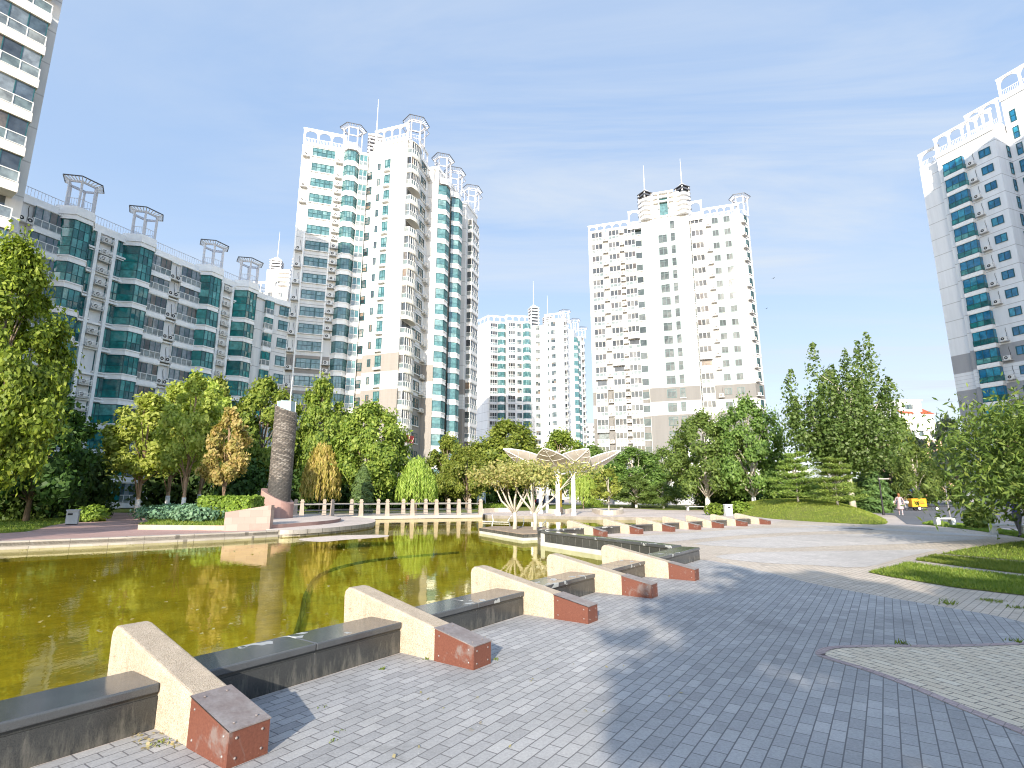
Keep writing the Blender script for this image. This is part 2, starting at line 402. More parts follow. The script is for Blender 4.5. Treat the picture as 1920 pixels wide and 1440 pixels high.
# ---- the buildings' kinds
window('c_win2', 2.15, 1.55, .75, M_frame_t, M_tealE, 3, .55, M_paint)
window('c_win1', 1.45, 1.55, .75, M_frame_t, M_tealE, 2, .55, M_paint)
window('c_small', .5, 1.15, .9, M_frame_t, M_dark, 1, None, None)
window('c_tall', 1.0, 1.8, .7, M_frame_t, M_tealE, 2, .35, M_paint, box=True)
window('c_side', 1.5, 1.6, .75, M_frame_t, M_dark, 2, .6, M_paint)
window('c_gap', .9, 1.3, .8, M_frame_t, M_dark, 1, .5)
window('e_core', 1.75, 1.75, .6, M_frame_t, M_greyg, 2, .72)
window('e_nar', .9, 1.9, .55, M_frame_t, M_greyg, 1, .55, M_paint)
window('e_sq', 1.25, 1.3, .85, M_frame_t, M_greyg, 2, None, None)
window('e_corner', 1.3, 1.4, .8, M_frame_t, M_greyg, 1, None, M_paint)
window('f_sq', 1.45, 1.25, .85, M_frame_t, M_blue, 2, None)
window('f_nar', .7, 1.9, .5, M_frame_t, M_blue, 1, .5)
window('b_teal', 1.75, 2.2, .35, M_frame_t, M_teal, 2, .4, M_paint); window('b_slim', 1.15, 2.2, .35, M_frame_t, M_teal, 1, .4, M_paint)
window('b_plain', 1.7, 1.5, .75, M_frame_t, M_tealE, 2, .6, M_paint)
window('far_win', 1.2, 1.5, .8, M_frame_t, M_dark, 2)
window('g_win', 1.3, 1.6, .8, M_frame_w, M_dark, 2)
balcony('e_bal', 2.35, .75, M_painte, M_frame_w, M_darke)
balcony('e_bal_open', 2.35, .75, M_painte, M_frame_w, M_darke, open_=True)
balcony('c_bal', 3.6, 1.2, M_cream, M_frame_w, M_dark, curved=True)
balcony('c_bal_open', 3.6, 1.2, M_cream, M_frame_w, M_dark, curved=True, open_=True)
balcony('c_lug', 1.35, .5, M_paint, M_frame_w, M_tealE, n=2)
balcony('c_third', 3.6, 1.0, M_paint, M_frame_w, M_dark)
balcony('b_bal', 2.65, .55, M_band, M_frame_w, M_bluegrey, n=4)
balcony('b_lug', 1.3, .45, M_band, M_frame_w, M_teal, n=2)
balcony('a_bal', 5.4, 1.3, M_cream, M_frame_w, M_bluegrey, n=5, zb=-.42)
balcony('a_bal_open', 5.4, 1.3, M_cream, M_frame_w, M_bluegrey, n=5, open_=True, zb=-.42)
bay('c_bay', 2.7, .95, M_tealE, M_paint)
bay('c_sidebay', 3.1, 1.15, M_tealE, M_paint)
bay('b_bay', 3.4, 1.5, M_teal, M_band, zb=-.3, zt=.4)
bay('b_bay_tall', 3.4, 1.5, M_teal, M_band, zb=-.3, zt=.4, hh=4.75, rows=(.25, .5, .75))
balcony('f_bay', 2.7, .8, M_paint, M_frame_t, M_blue, low=M_teal, n=3)
acunit('ac'); acunit('ac_two', 1.7, two=True); acunit('ac_bars', 1.25, bars=True, pipe=False); acunit('ac_shelf', 1.3, pipe=False)
joined('d_bal', 'balcony', 'e_bal'); joined('d_bay', 'bay_window', 'c_bay'); joined('d_win', 'window', 'c_tall'); joined('d_small', 'window', 'c_small')
joined('d_side', 'window', 'c_side'); joined('d_sidebay', 'bay_window', 'c_sidebay'); joined('g_bal', 'balcony', 'e_bal'); joined('g_w', 'window', 'g_win'); joined('h_w', 'window', 'far_win')
joined('e_core_w', 'window', 'e_core')

def frame(O, D):
    """local frame of a wall that starts at O and runs along D, seen from outside left to right; +y points INTO the wall"""
    l = math.hypot(*D); dx, dy = D[0]/l, D[1]/l
    return Matrix(((dx, -dy, 0, O[0]), (dy, dx, 0, O[1]), (0, 0, 1, 0), (0, 0, 0, 1)))
def s_at(O, D, px, z):
    l = math.hypot(*D); dx, dy = D[0]/l, D[1]/l; u = (px-960)/FPX
    return (u*(O[1]*CT + (z-H)*ST) - O[0]) / (dx - u*dy*CT)
class Building:
    def __init__(s, name, loc, label, cat='apartment tower', group=None):
        s.root = empty(name, (loc[0], loc[1], 0), label, cat, group); s.loc = loc; s.el = {}
        s.T = Matrix.Translation((-loc[0], -loc[1], 0))
    def put(s, key, F, sx, z, out=0.0):
        if PROTO[key][0] == 'air_conditioner' and rnd.random() < .13: return
        s.el.setdefault(PROTO[key][0], []).append((key, F @ Matrix.Translation((sx, -out, z))))
    def part(s, name, mb, smooth=False):
        return mb.obj(name, s.root, s.T, smooth)
    def finish(s, most=100, limit_y=900):
        for kind, lst in s.el.items():
            def score(e):
                p = e[1].translation; q = proj(p.x, p.y, p.z+1.2)
                if q is None: return 1e9
                vis = -60 < q[0] < 1980 and -60 < q[1] < limit_y
                return q[2] + (0 if vis else 1e5)
            lst.sort(key=score)
            for key, M in lst[:most]:
                k, mb, me, subs = PROTO[key]
                o = obj(kind, me, s.root, s.T @ M)
                for n, smb, sme in subs: obj(n, sme, o)
            rest = lst[most:]
            if rest:
                mats = []; V = []; F = []; MI = []
                for key, M in rest:
                    k, mb, me, subs = PROTO[key]; A = np.array(s.T @ M)
                    for part in [mb] + [x[1] for x in subs]:
                        v = np.array(part.v) @ A[:3, :3].T + A[:3, 3]; off = len(V); V += v.tolist()
                        mp = []
                        for mt in part.mats:
                            if mt not in mats: mats.append(mt)
                            mp.append(mats.index(mt))
                        F += [tuple(off+i for i in f) for f in part.f]; MI += [mp[i] for i in part.m]
                me = bpy.data.meshes.new(kind+'_rest'); me.from_pydata(V, [], F)
                for mt in mats: me.materials.append(mt)
                me.polygons.foreach_set('material_index', MI); me.update()
                tag(obj(kind, me, s.root), kind='stuff')
def arches(mb, p, q, z0, h, n, mat, t=.22, rail=True, railmat=None):
    """row of n arches standing on edge p-q"""
    F = frame(p, (q[0]-p[0], q[1]-p[1])); Ln = math.hypot(q[0]-p[0], q[1]-p[1]); w = Ln/n; pw = .16*min(1, w/2)
    F = F @ Matrix.Translation((0, 0, z0)); top = h-.28
    for i in range(n+1): mb.box(i*w-pw, i*w+pw, .0, t, 0, top, mat, F)
    mb.box(-pw-.08, Ln+pw+.08, -.06, t+.06, top+.002, h, mat, F)
    r = w/2-pw; zc = top-.12-r*.8
    for i in range(n):
        c = (i+.5)*w; k = 8
        ps = [(c+r*math.cos(math.pi*(1-j/k)), zc+r*.8*math.sin(math.pi*(1-j/k))) for j in range(k+1)]
        for a, b in zip(ps, ps[1:]):
            mb.xprism([(a[0], a[1]), (b[0], b[1]), (b[0], top+.001), (a[0], top+.001)], .03, t-.03, mat, F)
        if rail:
            rm = railmat or mat
            mb.box(i*w+pw, (i+1)*w-pw, t*.4, t*.6, .95, 1.02, rm, F); mb.box(i*w+pw, (i+1)*w-pw, t*.4, t*.6, .12, .18, rm, F)
            m = max(3, int(r*2/.22))
            for j in range(1, m): x = i*w+pw+(w-2*pw)*j/m; mb.box(x-.025, x+.025, t*.4, t*.6, .18, .95, rm, F)
def railing(mb, pts, z0, h, mat, step=.22):
    for p, q in zip(pts, pts[1:]):
        Ln = math.hypot(q[0]-p[0], q[1]-p[1])
        for z in (.12, h): mb.bar((p[0], p[1], z0+z), (q[0], q[1], z0+z), .05, .05, mat)
        m = max(2, int(Ln/step))
        for j in range(m+1):
            a = j/m; mb.box(p[0]+(q[0]-p[0])*a-.014, p[0]+(q[0]-p[0])*a+.014, p[1]+(q[1]-p[1])*a-.014, p[1]+(q[1]-p[1])*a+.014, z0, z0+h, mat)
def crown(b, F, z0, h=3.9, r=1.25, cx=0, cy=-.1, ring2=False, rail=True):
    """open hexagonal pergola on posts above a bay"""
    mb = MB(); pm = M_steel; P = [(cx+r*math.cos(math.pi/3*k+math.pi/6*0), cy+r*.85*math.sin(math.pi/3*k)) for k in range(6)]
    for x, y in P: mb.box(x-.085, x+.085, y-.085, y+.085, z0, z0+h, pm, F)
    for k in range(6):
        p, q = P[k], P[(k+1) % 6]
        o = 1.5; P1 = (cx+(p[0]-cx)*o, cy+(p[1]-cy)*o); Q1 = (cx+(q[0]-cx)*o, cy+(q[1]-cy)*o)
        mb.bar((p[0], p[1], z0+h-.15), (q[0], q[1], z0+h-.15), .14, .2, pm, F)
        mb.bar((P1[0], P1[1], z0+h+.22), (Q1[0], Q1[1], z0+h+.22), .1, .1, M_roofdark, F)
        for t in (0, .2, .4, .6, .8):
            a = (p[0]+(q[0]-p[0])*t, p[1]+(q[1]-p[1])*t, z0+h-.02); c = (P1[0]+(Q1[0]-P1[0])*t, P1[1]+(Q1[1]-P1[1])*t, z0+h+.2)
            mb.bar(a, c, .08, .08, M_paint, F)
        if ring2: mb.bar((P1[0], P1[1], z0+h-1.0), (Q1[0], Q1[1], z0+h-1.0), .1, .12, pm, F)
        if rail:
            mb.bar((p[0], p[1], z0+1.0), (q[0], q[1], z0+1.0), .04, .05, pm, F)
            for j in range(1, 5):
                t = j/5; mb.box(p[0]+(q[0]-p[0])*t-.013, p[0]+(q[0]-p[0])*t+.013, p[1]+(q[1]-p[1])*t-.013, p[1]+(q[1]-p[1])*t+.013, z0, z0+1.0, pm, F)
    return b.part('roof_pergola', mb)
def spire(b, x, y, z0, r=1.5, n=6, ang=0.0, mast=7.0, roof=M_paint, hh=4.6, slab=M_steel):
    """louvred square turret with a pointed cap and a mast"""
    M = Matrix.Translation((x, y, z0)) @ Matrix.Rotation(ang, 4, 'Z'); mb = MB()
    mb.box(-r*.72, r*.72, -r*.72, r*.72, 0, hh, M_dark, M)
    for i in range(n): z = .15+hh*i/n; mb.box(-r, r, -r, r, z, z+hh/n*.42, slab, M); 
    for sx in (-1, 1):
        for sy in (-1, 1): mb.box(sx*r*.8-.1, sx*r*.8+.1, sy*r*.8-.1, sy*r*.8+.1, 0, hh, M_paint, M)
    mb.box(-r*1.02, r*1.02, -r*1.02, r*1.02, hh+.02, hh+.2, M_roofdark if slab is M_roofdark else M_paint, M)
    e = r*.95; mb.add([(-e, -e, hh+.2), (e, -e, hh+.2), (e, e, hh+.2), (-e, e, hh+.2), (0, 0, hh+.2+r*1.0)], [(0, 1, 4), (1, 2, 4), (2, 3, 4), (3, 0, 4)], roof, M)
    t = b.part('turret', mb)
    ms = MB(); ms.tube([(0, 0, hh+.2+r*.8), (0, 0, hh+r+mast*.4), (0, 0, hh+r+mast)], [.13, .09, .03], M_steel, 6, M); ms.obj('mast', t)
FZ = lambda k: .4 + 2.8*k
rnd = random.Random(5)
# ================================================================ C: the tall cross-shaped tower left of the middle
def build_tower_c():
    b = Building('apartment_tower', (-24, 88), 'tall white tower left of the middle, its bare end wall facing the pond')
    foot = [(-34.8, 81), (-24.9, 84.3), (-23.9, 84.0), (-23.3, 81.9), (-17.2, 79.8), (-15.0, 88.4), (-14.0, 88.2), (-13.2, 88.2), (-10.4, 97.0), (-11.8, 97.6), (-11.0, 100.3), (-9.2, 99.9), (-7.4, 105.8), (-16, 112), (-40, 100)]
    mb = MB(); mb.prism(foot, 0, 59.3, M_white, M_roofgrey); b.part('wall', mb)
    cor = MB()
    for p, q in zip(foot[:12], foot[1:13]):
        Fm = frame(p, (q[0]-p[0], q[1]-p[1])); l = math.hypot(q[0]-p[0], q[1]-p[1])
        cor.box(-.05, l+.05, -.14, -.004, 58.9, 59.5, M_paint, Fm)
    b.part('cornice', cor)
    FL = frame(foot[0], (.948, .318)); O, D = foot[0], (.948, .318); c = lambda x: s_at(O, D, 520+x/3.43, 57)
    for k in range(21):
        z = FZ(k)
        b.put('c_win2', FL, c(270), z); b.put('c_win1', FL, c(345), z)
        b.put('ac', FL, c(187), z); b.put('ac', FL, c(400), z-.2); b.put('ac_shelf', FL, c(402), z+1.1)
        b.put('c_bay', FL, c(476), z); b.put('c_lug', FL, c(553), z)
    pil = MB()
    for x in (163, 215, 374, 427):
        s = c(x); pil.box(s-.12, s+.12, -.12, -.004, 0, 58.88, M_paint, FL)
    b.part('pilaster', pil)
    FR = frame(foot[1], (foot[3][0]-foot[1][0], foot[3][1]-foot[1][1]))
    OW, DW = foot[3], (.947, -.322); FW = frame(OW, DW); cw = lambda x: s_at(OW, DW, 520+x/3.43, 57)
    for k in range(20):
        z = FZ(k)
        b.put('c_small', FW, cw(660), z); b.put('c_tall', FW, cw(714), z)
        b.put('c_gap', frame((-24.75, 84.25), (.9, -.4)), .45, z)
    O1 = foot[4]; D1 = (2.2, 8.6); F1 = frame(O1, D1)
    for k in range(21):
        z = FZ(k)
        b.put('c_bal_open' if k in (17, 15, 9) else 'c_bal', F1, 2.15, z); b.put('c_side', F1, 5.1, z); b.put('c_side', F1, 6.9, z); b.put('ac_bars', F1, 8.1, z, .0)
    O2 = foot[7]; D2 = (2.8, 8.8); F2 = frame(O2, D2)
    for k in range(20):
        z = FZ(k)
        b.put('c_sidebay', F2, 1.75, z); b.put('c_side', F2, 4.1, z); b.put('c_sidebay', F2, 6.4, z, .5); b.put('ac_bars', F2, 8.6, z)
    O3 = foot[11]; F3 = frame(O3, (1.8, 5.9))
    for k in range(20): b.put('c_third', F3, 3.0, FZ(k)); b.put('ac_bars', frame(foot[9], (.8, 2.7)), 1.3, FZ(k))
    ar = MB(); zt = 59.5
    pr = lambda x: (FL @ Vector((c(x), .15, 0))).to_2d()
    arches(ar, pr(165), pr(428), zt, 2.75, 3, M_paint); b.part('parapet_arch', ar)
    ar = MB(); p0 = (FW @ Vector((.15, .15, 0))).to_2d(); p1 = (FW @ Vector((6.35, .15, 0))).to_2d()
    arches(ar, p0, p1, zt, 2.75, 4, M_paint); b.part('parapet_arch', ar)
    ar = MB(); p0 = (F1 @ Vector((5.4, .15, 0))).to_2d(); p1 = (F1 @ Vector((8.6, .15, 0))).to_2d(); arches(ar, p0, p1, zt, 2.75, 2, M_paint); b.part('parapet_arch', ar)
    crown(b, FL @ Matrix.Translation((c(476), .3, 0)), 59.5, 4.0, 1.5)
    crown(b, F1 @ Matrix.Translation((2.3, -.2, 0)), 59.4, 3.9, 1.7, ring2=True)
    crown(b, F2 @ Matrix.Translation((1.9, .2, 0)), 57.5, 4.4, 1.6); crown(b, F2 @ Matrix.Translation((6.4, -.2, 0)), 57.5, 4.4, 1.6, ring2=True)
    crown(b, F3 @ Matrix.Translation((3.2, .2, 0)), 59.3, 4.2, 1.7, ring2=True)
    for F_, s, w in ((FL, c(476), 2.9), (F2, 1.75, 3.3), (F2, 6.4, 3.3)):
        z = 58.8 if F_ is FL else 56.0; cap = MB()
        cap.prism([(-w/2, 0), (-w/2+.27*w, -1.1), (w/2-.27*w, -1.1), (w/2, 0)], z+.3, z+1.4, M_paint, M=F_ @ Matrix.Translation((s, -.003 if F_ is FL else -.3, 0))); b.part('bay_cap', cap)
    spire(b, -24.6, 87.6, 59.3, 1.45, 7, .3, 7.2, hh=5.0)
    red = MB(); Fr = F1 @ Matrix.Translation((2.15, -1.26, FZ(3)))
    red.box(-1.7, 1.55, -.04, 0, .4, 1.5, M_red, Fr); red.bar((-.1, -.06, .4), (-.1, -.06, 1.5), .05, .05, M_paint, Fr); red.bar((.8, -.06, .45), (1.5, -.06, 1.2), .04, .04, M_cream, Fr)
    tag(b.part('balcony_panel', red), 'bright red panel on a low balcony')
    b.finish()
# ================================================================ E: the broad white tower facing the pond
def build_tower_e():
    O = (17.2, 113.3); D = (.949, -.316)
    b = Building('apartment_tower', (32, 116), 'broad bright white tower right of the middle with two dark louvred turrets')
    F = frame(O, D); c = lambda x, z=57: s_at(O, D, 1080+x/3.6, z)
    W = c(1110); k0, k1 = c(445), c(765); n = Vector((-.316, -.949))
    P = lambda s, o=0: (O[0]+.949*s-.316*o, O[1]-.316*s-.949*o)
    ch = (P(W)[0]+2.6, P(W)[1]+1.9)
    foot = [O, P(W), ch, (ch[0]+4, ch[1]+14), (P(0)[0]+6, P(0)[1]+20)]
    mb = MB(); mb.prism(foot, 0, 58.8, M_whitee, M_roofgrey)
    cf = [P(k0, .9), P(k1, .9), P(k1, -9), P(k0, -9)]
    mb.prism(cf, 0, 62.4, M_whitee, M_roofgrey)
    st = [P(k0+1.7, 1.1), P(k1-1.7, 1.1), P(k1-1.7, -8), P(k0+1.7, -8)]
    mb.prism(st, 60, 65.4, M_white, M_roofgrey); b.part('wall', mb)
    FC = frame(P(0, .9), D); OC = P(0, .9); cc = lambda x: s_at(OC, D, 1080+x/3.6, 57)
    jo = MB()
    for s in (k0, k1): jo.box(s-.04, s+.04, -.92, -.905, 0, 58.7, M_slab, F)
    b.part('joint', jo)
    for k in range(21):
        z = FZ(k)
        if k < 20 or 1:
            for x in (145, 258, 363): b.put('e_bal_open' if rnd.random() < .06 else 'e_bal', F, c(x), z)
            b.put('ac', F, c(200), z); b.put('ac', F, c(309), z-.1); b.put('ac_shelf', F, c(309), z+1.35)
            b.put('e_corner', F, c(420), z)
        if k < 20: b.put('e_core', FC, cc(582), z)
        b.put('e_nar', FC, cc(651), z)
        b.put('e_corner', F, c(752), z); b.put('e_bal_open' if rnd.random() < .12 else 'e_bal', F, c(815), z); b.put('ac', F, c(893), z)
        b.put('e_sq', F, c(938), z); b.put('e_sq', F, c(1018), z)
        FCH = frame(P(W), (ch[0]-P(W)[0], ch[1]-P(W)[1]))
        b.put('e_nar', FCH, 1.9, z); b.put('ac_shelf', FCH, .7, z)
    b.put('e_nar', FC, cc(651)-.05, FZ(21)+.3)
    zt = 58.8; ar = MB(); arches(ar, P(.15, -.15), P(k0-2.9, -.15), zt, 2.35, 5, M_paint); b.part('parapet_arch', ar)
    ar = MB(); arches(ar, P(k0-2.6, .2), P(k0-.3, .2), zt+.6, 3.6, 1, M_paint); ar.box(k0-2.9, k0, -.9, -.05, zt-.5, zt+.5, M_paint, F); b.part('parapet_arch', ar)
    ar = MB(); arches(ar, P(k1+.3, .2), P(k1+2.6, .2), zt+.6, 3.6, 1, M_paint); ar.box(k1, k1+2.9, -.9, -.05, zt-.5, zt+.5, M_paint, F); b.part('parapet_arch', ar)
    ar = MB(); arches(ar, P(k1+2.9, -.15), P(W-.15, -.15), zt, 2.35, 5, M_paint); b.part('parapet_arch', ar)
    # curved fins on both shoulders of the core
    for s0, s1, w in ((k0-.4, k0+2.6, 1), (k1-2.6, k1+.6, -1)):
        fin = MB()
        for i in range(5):
            z = 59.9+i*1.05
            pl = [(s0, -.9)] + [(s0+(s1-s0)*j/8, -.92-1.15*math.sin(math.pi*j/8)) for j in range(9)] + [(s1, -.9)]
            fin.prism(pl, z, z+.5, M_paint, M=F)
        b.part('fin', fin)
    pg = MB(); m = (k0+k1)/2
    for z in (63.2, 64.25, 65.3): pg.box(m-2.1, m+2.1, -1.75, -1.2, z, z+.3, M_paint, F)
    for x in (-1.0, 1.0): pg.box(m+x-.12, m+x+.12, -1.7, -1.2, 61.8, 65.5, M_paint, F)
    b.part('pergola_beam', pg)
    gl = MB(); quadpane(gl, m-.85, m+.85, 60.4, 64.8, -1.16, M_tealE); g = gl.mesh('x'); 
    Mg = F; o = obj('window', g, b.root, b.T @ F)
    for s in (k0+.9, k1-.9):
        q = P(s, -2.6); spire(b, q[0], q[1], 62.4, 1.2, 6, -.32+math.pi/4, 6.2, roof=M_steel, hh=5.6, slab=M_roofdark)
    crown(b, frame(P(W), (.8, .6)) @ Matrix.Translation((1.9, .9, 0)), 58.8, 4.2, 1.6)
    b.finish()
# ================================================================ F: the tower cut by the right edge
def build_tower_f():
    A0 = (69.2, 79.4); D = (.37, -.929); N = (-.929, -.37)
    b = Building('apartment_tower', (80, 75), 'white tower cut off by the right edge, blue windows on its shaded side')
    P = lambda s, o=0: (A0[0]+.37*s+N[0]*o, A0[1]-.929*s+N[1]*o)
    B1 = P(7.8); R = (B1[0]+.929*3.7, B1[1]+.37*3.7)
    q = lambda s: (R[0]+.37*s, R[1]-.929*s)
    foot = [P(-3.2, -1.0), P(0, -1.0), A0, B1, R, (R[0]+16, R[1]+6), (A0[0]+16, A0[1]+10)]
    mb = MB(); mb.prism(foot, 0, 55.6, M_whiteg, M_roofgrey)
    core = [(R[0]-.003*.929, R[1]-.003), q(14), (q(14)[0]+10, q(14)[1]+4), (R[0]+10, R[1]+4)]
    mb.prism(core, 0, 61.5, M_whiteg, M_roofgrey); b.part('wall', mb)
    F = frame(A0, D); Fz = lambda k: .4+2.8*k
    s_of = lambda x: s_at(A0, D, 1760+x/3, 52)
    for k in range(19):
        z = Fz(k)
        b.put('f_bay', F, 2.35, z); b.put('ac', F, 4.55, z); b.put('f_sq', F, 6.3, z)
    FRt = frame(B1, (.929, .37)); FQ = frame(R, D)
    for k in range(21):
        z = Fz(k)
        if k < 19: b.put('f_nar', FRt, 3.0, z)
        b.put('f_nar', FQ, 1.1, z); b.put('f_bay', FQ, 9.0, z)
    cor = MB(); cor.box(-.1, 7.85, -.16, -.004, 55.2, 55.9, M_paint, F); cor.box(-.1, 14, -.16, -.004, 61.0, 61.8, M_paint, FQ); b.part('cornice', cor)
    ar = MB(); arches(ar, P(0.1, -.1), P(7.7, -.1), 55.9, 3.0, 4, M_paint); b.part('parapet_arch', ar)
    ar = MB(); arches(ar, P(-3.0, -1.1), P(-.2, -1.1), 55.6, 2.6, 1, M_paint); b.part('parapet_arch', ar)
    ar = MB(); i0 = (P(3.6)[0]+.929*2.6, P(3.6)[1]+.37*2.6); i1 = (P(7.7)[0]+.929*2.6, P(7.7)[1]+.37*2.6); arches(ar, i0, i1, 57.2, 4.2, 2, M_paint); ar.prism([i0, i1, (i1[0]+2, i1[1]+1), (i0[0]+2, i0[1]+1)], 55.6, 57.2, M_paint); b.part('parapet_arch', ar)
    ar = MB(); arches(ar, q(.1), q(13), 61.8, 3.2, 5, M_paint); b.part('parapet_arch', ar)
    fin = MB()
    for i in range(5): fin.prism([(3.2, 0)] + [(3.2+5*j/8, -.02-1.3*math.sin(math.pi*j/8)) for j in range(9)] + [(8.2, 0)], 52.5+i*1.2, 53.0+i*1.2, M_paint, M=FQ)
    b.part('fin', fin)
    spire(b, q(9)[0]+2.5, q(9)[1]+1.2, 61.5, 1.9, 6, .4, 6, roof=M_steel, hh=6, slab=M_roofdark)
    b.finish()
# ================================================================ A: the tower at the left edge
def build_tower_a():
    C = (-35.5, 36.0); D = (.563, .826); Ln = 18.0
    O = (C[0]-D[0]*Ln, C[1]-D[1]*Ln)
    b = Building('apartment_tower', (-46, 32), 'nearest tower, cut off at the upper left, with rows of glazed balconies')
    F = frame(O, D); W = lambda s, y: tuple((F @ Vector((s, y, 0)))[:2])
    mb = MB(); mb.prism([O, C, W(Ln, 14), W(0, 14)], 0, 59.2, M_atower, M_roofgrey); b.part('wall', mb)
    for k in range(21):
        z = FZ(k)
        b.put('a_bal_open' if k in (13, 7) else 'a_bal', F, Ln-.75-2.7, z); b.put('a_bal', F, Ln-.75-2.7-7.4, z); b.put('b_plain', F, Ln-7.3, z)
    b.finish(limit_y=1000)
# ================================================================ B: the curved low block
def build_block_b():
    W0 = Vector((-46.9, 54.5)); D = (.384, .923)
    O = (W0.x-D[0]*9, W0.y-D[1]*9)
    b = Building('apartment_block', (-42, 66), 'curved grey eleven-storey block with stacked teal glass bays and open roof pergolas', 'apartment block')
    F = frame(O, D); c = lambda x: s_at(O, D, x/2.571, 29)
    s_end = c(1235)
    e0 = tuple((F @ Vector((s_end, 0, 0)))[:2])
    e1 = (-34.85, 80.9)
    mid = (e0[0]+(e1[0]-e0[0])*.45-.15, e0[1]+(e1[1]-e0[1])*.45+.9)
    arc = smooth_open([e0, (e0[0]+.55, e0[1]+1.35), (e0[0]+(e1[0]-e0[0])*.55, e1[1]-1.6), e1], 5)
    B2 = lambda s, y: tuple((F @ Vector((s, y, 0)))[:2])
    foot = [O] + arc + [(-36.5, 86), (-46, 88), B2(0, 13)]
    mb = MB(); mb.prism(foot, 0, 30.6, M_block, M_roofgrey); b.part('wall', mb)
    par = MB(); 
    for p, q in zip([O]+arc, arc):
        Fm = frame(p, (q[0]-p[0], q[1]-p[1])); l = math.hypot(q[0]-p[0], q[1]-p[1]); par.box(-.03, l+.03, -.28, -.004, 30.25, 31.1, M_band, Fm)
    b.part('cornice', par)
    rl = MB(); line = [O]+arc; line = [(x-.2, y+.15) for x, y in line]; railing(rl, line, 31.1, 1.1, M_steel, .3); b.part('railing', rl)
    bays = [c(360)-.15, c(663), c(1000), c(1176)]
    for k in range(11):
        z = FZ(k) - (.6 if k == 10 else 0)
        for i, s in enumerate(bays):
            if k == 9: b.put('b_bay_tall', F, s, z)
            elif k < 9: b.put('b_bay', F, s, z)
        b.put('b_bal', F, c(225), z); b.put('ac_two', F, c(118), z)
        b.put('b_bal', F, c(762), z); b.put('ac_two', F, c(838), z-.1); b.put('b_bal', F, c(910), z)
        b.put('b_teal', F, c(574), z); b.put('b_slim', F, c(447)+.1, z); b.put('b_slim', F, c(1137)-.1, z); b.put('b_slim', F, c(1040), z)
        for x in (502, 1086):
            b.put('ac_bars', F, c(x), z-.25); b.put('ac_bars', F, c(x), z+1.15)
    nF = len(arc)
    for k in range(11):
        z = FZ(k) - (.5 if k == 10 else 0)
        for t, key in ((.42, 'b_plain'), (.8, 'b_plain')):
            i = int(t*(nF-1)); p, q = arc[i], arc[i+1]
            if i < 8: b.put('b_lug', frame(p, (q[0]-p[0], q[1]-p[1])), .4, z)
            else: b.put(key, frame(p, (q[0]-p[0], q[1]-p[1])), .5, z)
        p, q = arc[-2], arc[-1]; b.put('ac', frame(p, (q[0]-p[0], q[1]-p[1])), .9, z)
    pil = MB()
    for x in (462, 545, 1062, 1112, 292, 728, 806, 870, 945):
        s = c(x); pil.box(s-.17, s+.17, -.42, -.004, 0, 30.2, M_band, F)
    b.part('pilaster', pil)
    lg = MB()
    for k in range(11):
        z = FZ(k)
        lg.box(0, s_end, -.32, -.005, z-.18, z+.02, M_band, F)
    b.part('ledge', lg)
    for s in bays:
        cap = MB()
        for zz, o in ((30.0, 0), (30.5, .1), (31.0, .02)):
            w = 3.7+o*2; cap.prism([(-w/2, .3), (-w/2, 0), (-w/2+.27*w, -1.65-o), (w/2-.27*w, -1.65-o), (w/2, 0), (w/2, .3)], zz, zz+.49, M_band, M=F @ Matrix.Translation((s, -.01, 0)))
        b.part('bay_cap', cap)
    for s in bays: crown(b, F @ Matrix.Translation((s, -.35, 0)), 31.5, 3.1, 1.35)
    b.finish(limit_y=930)
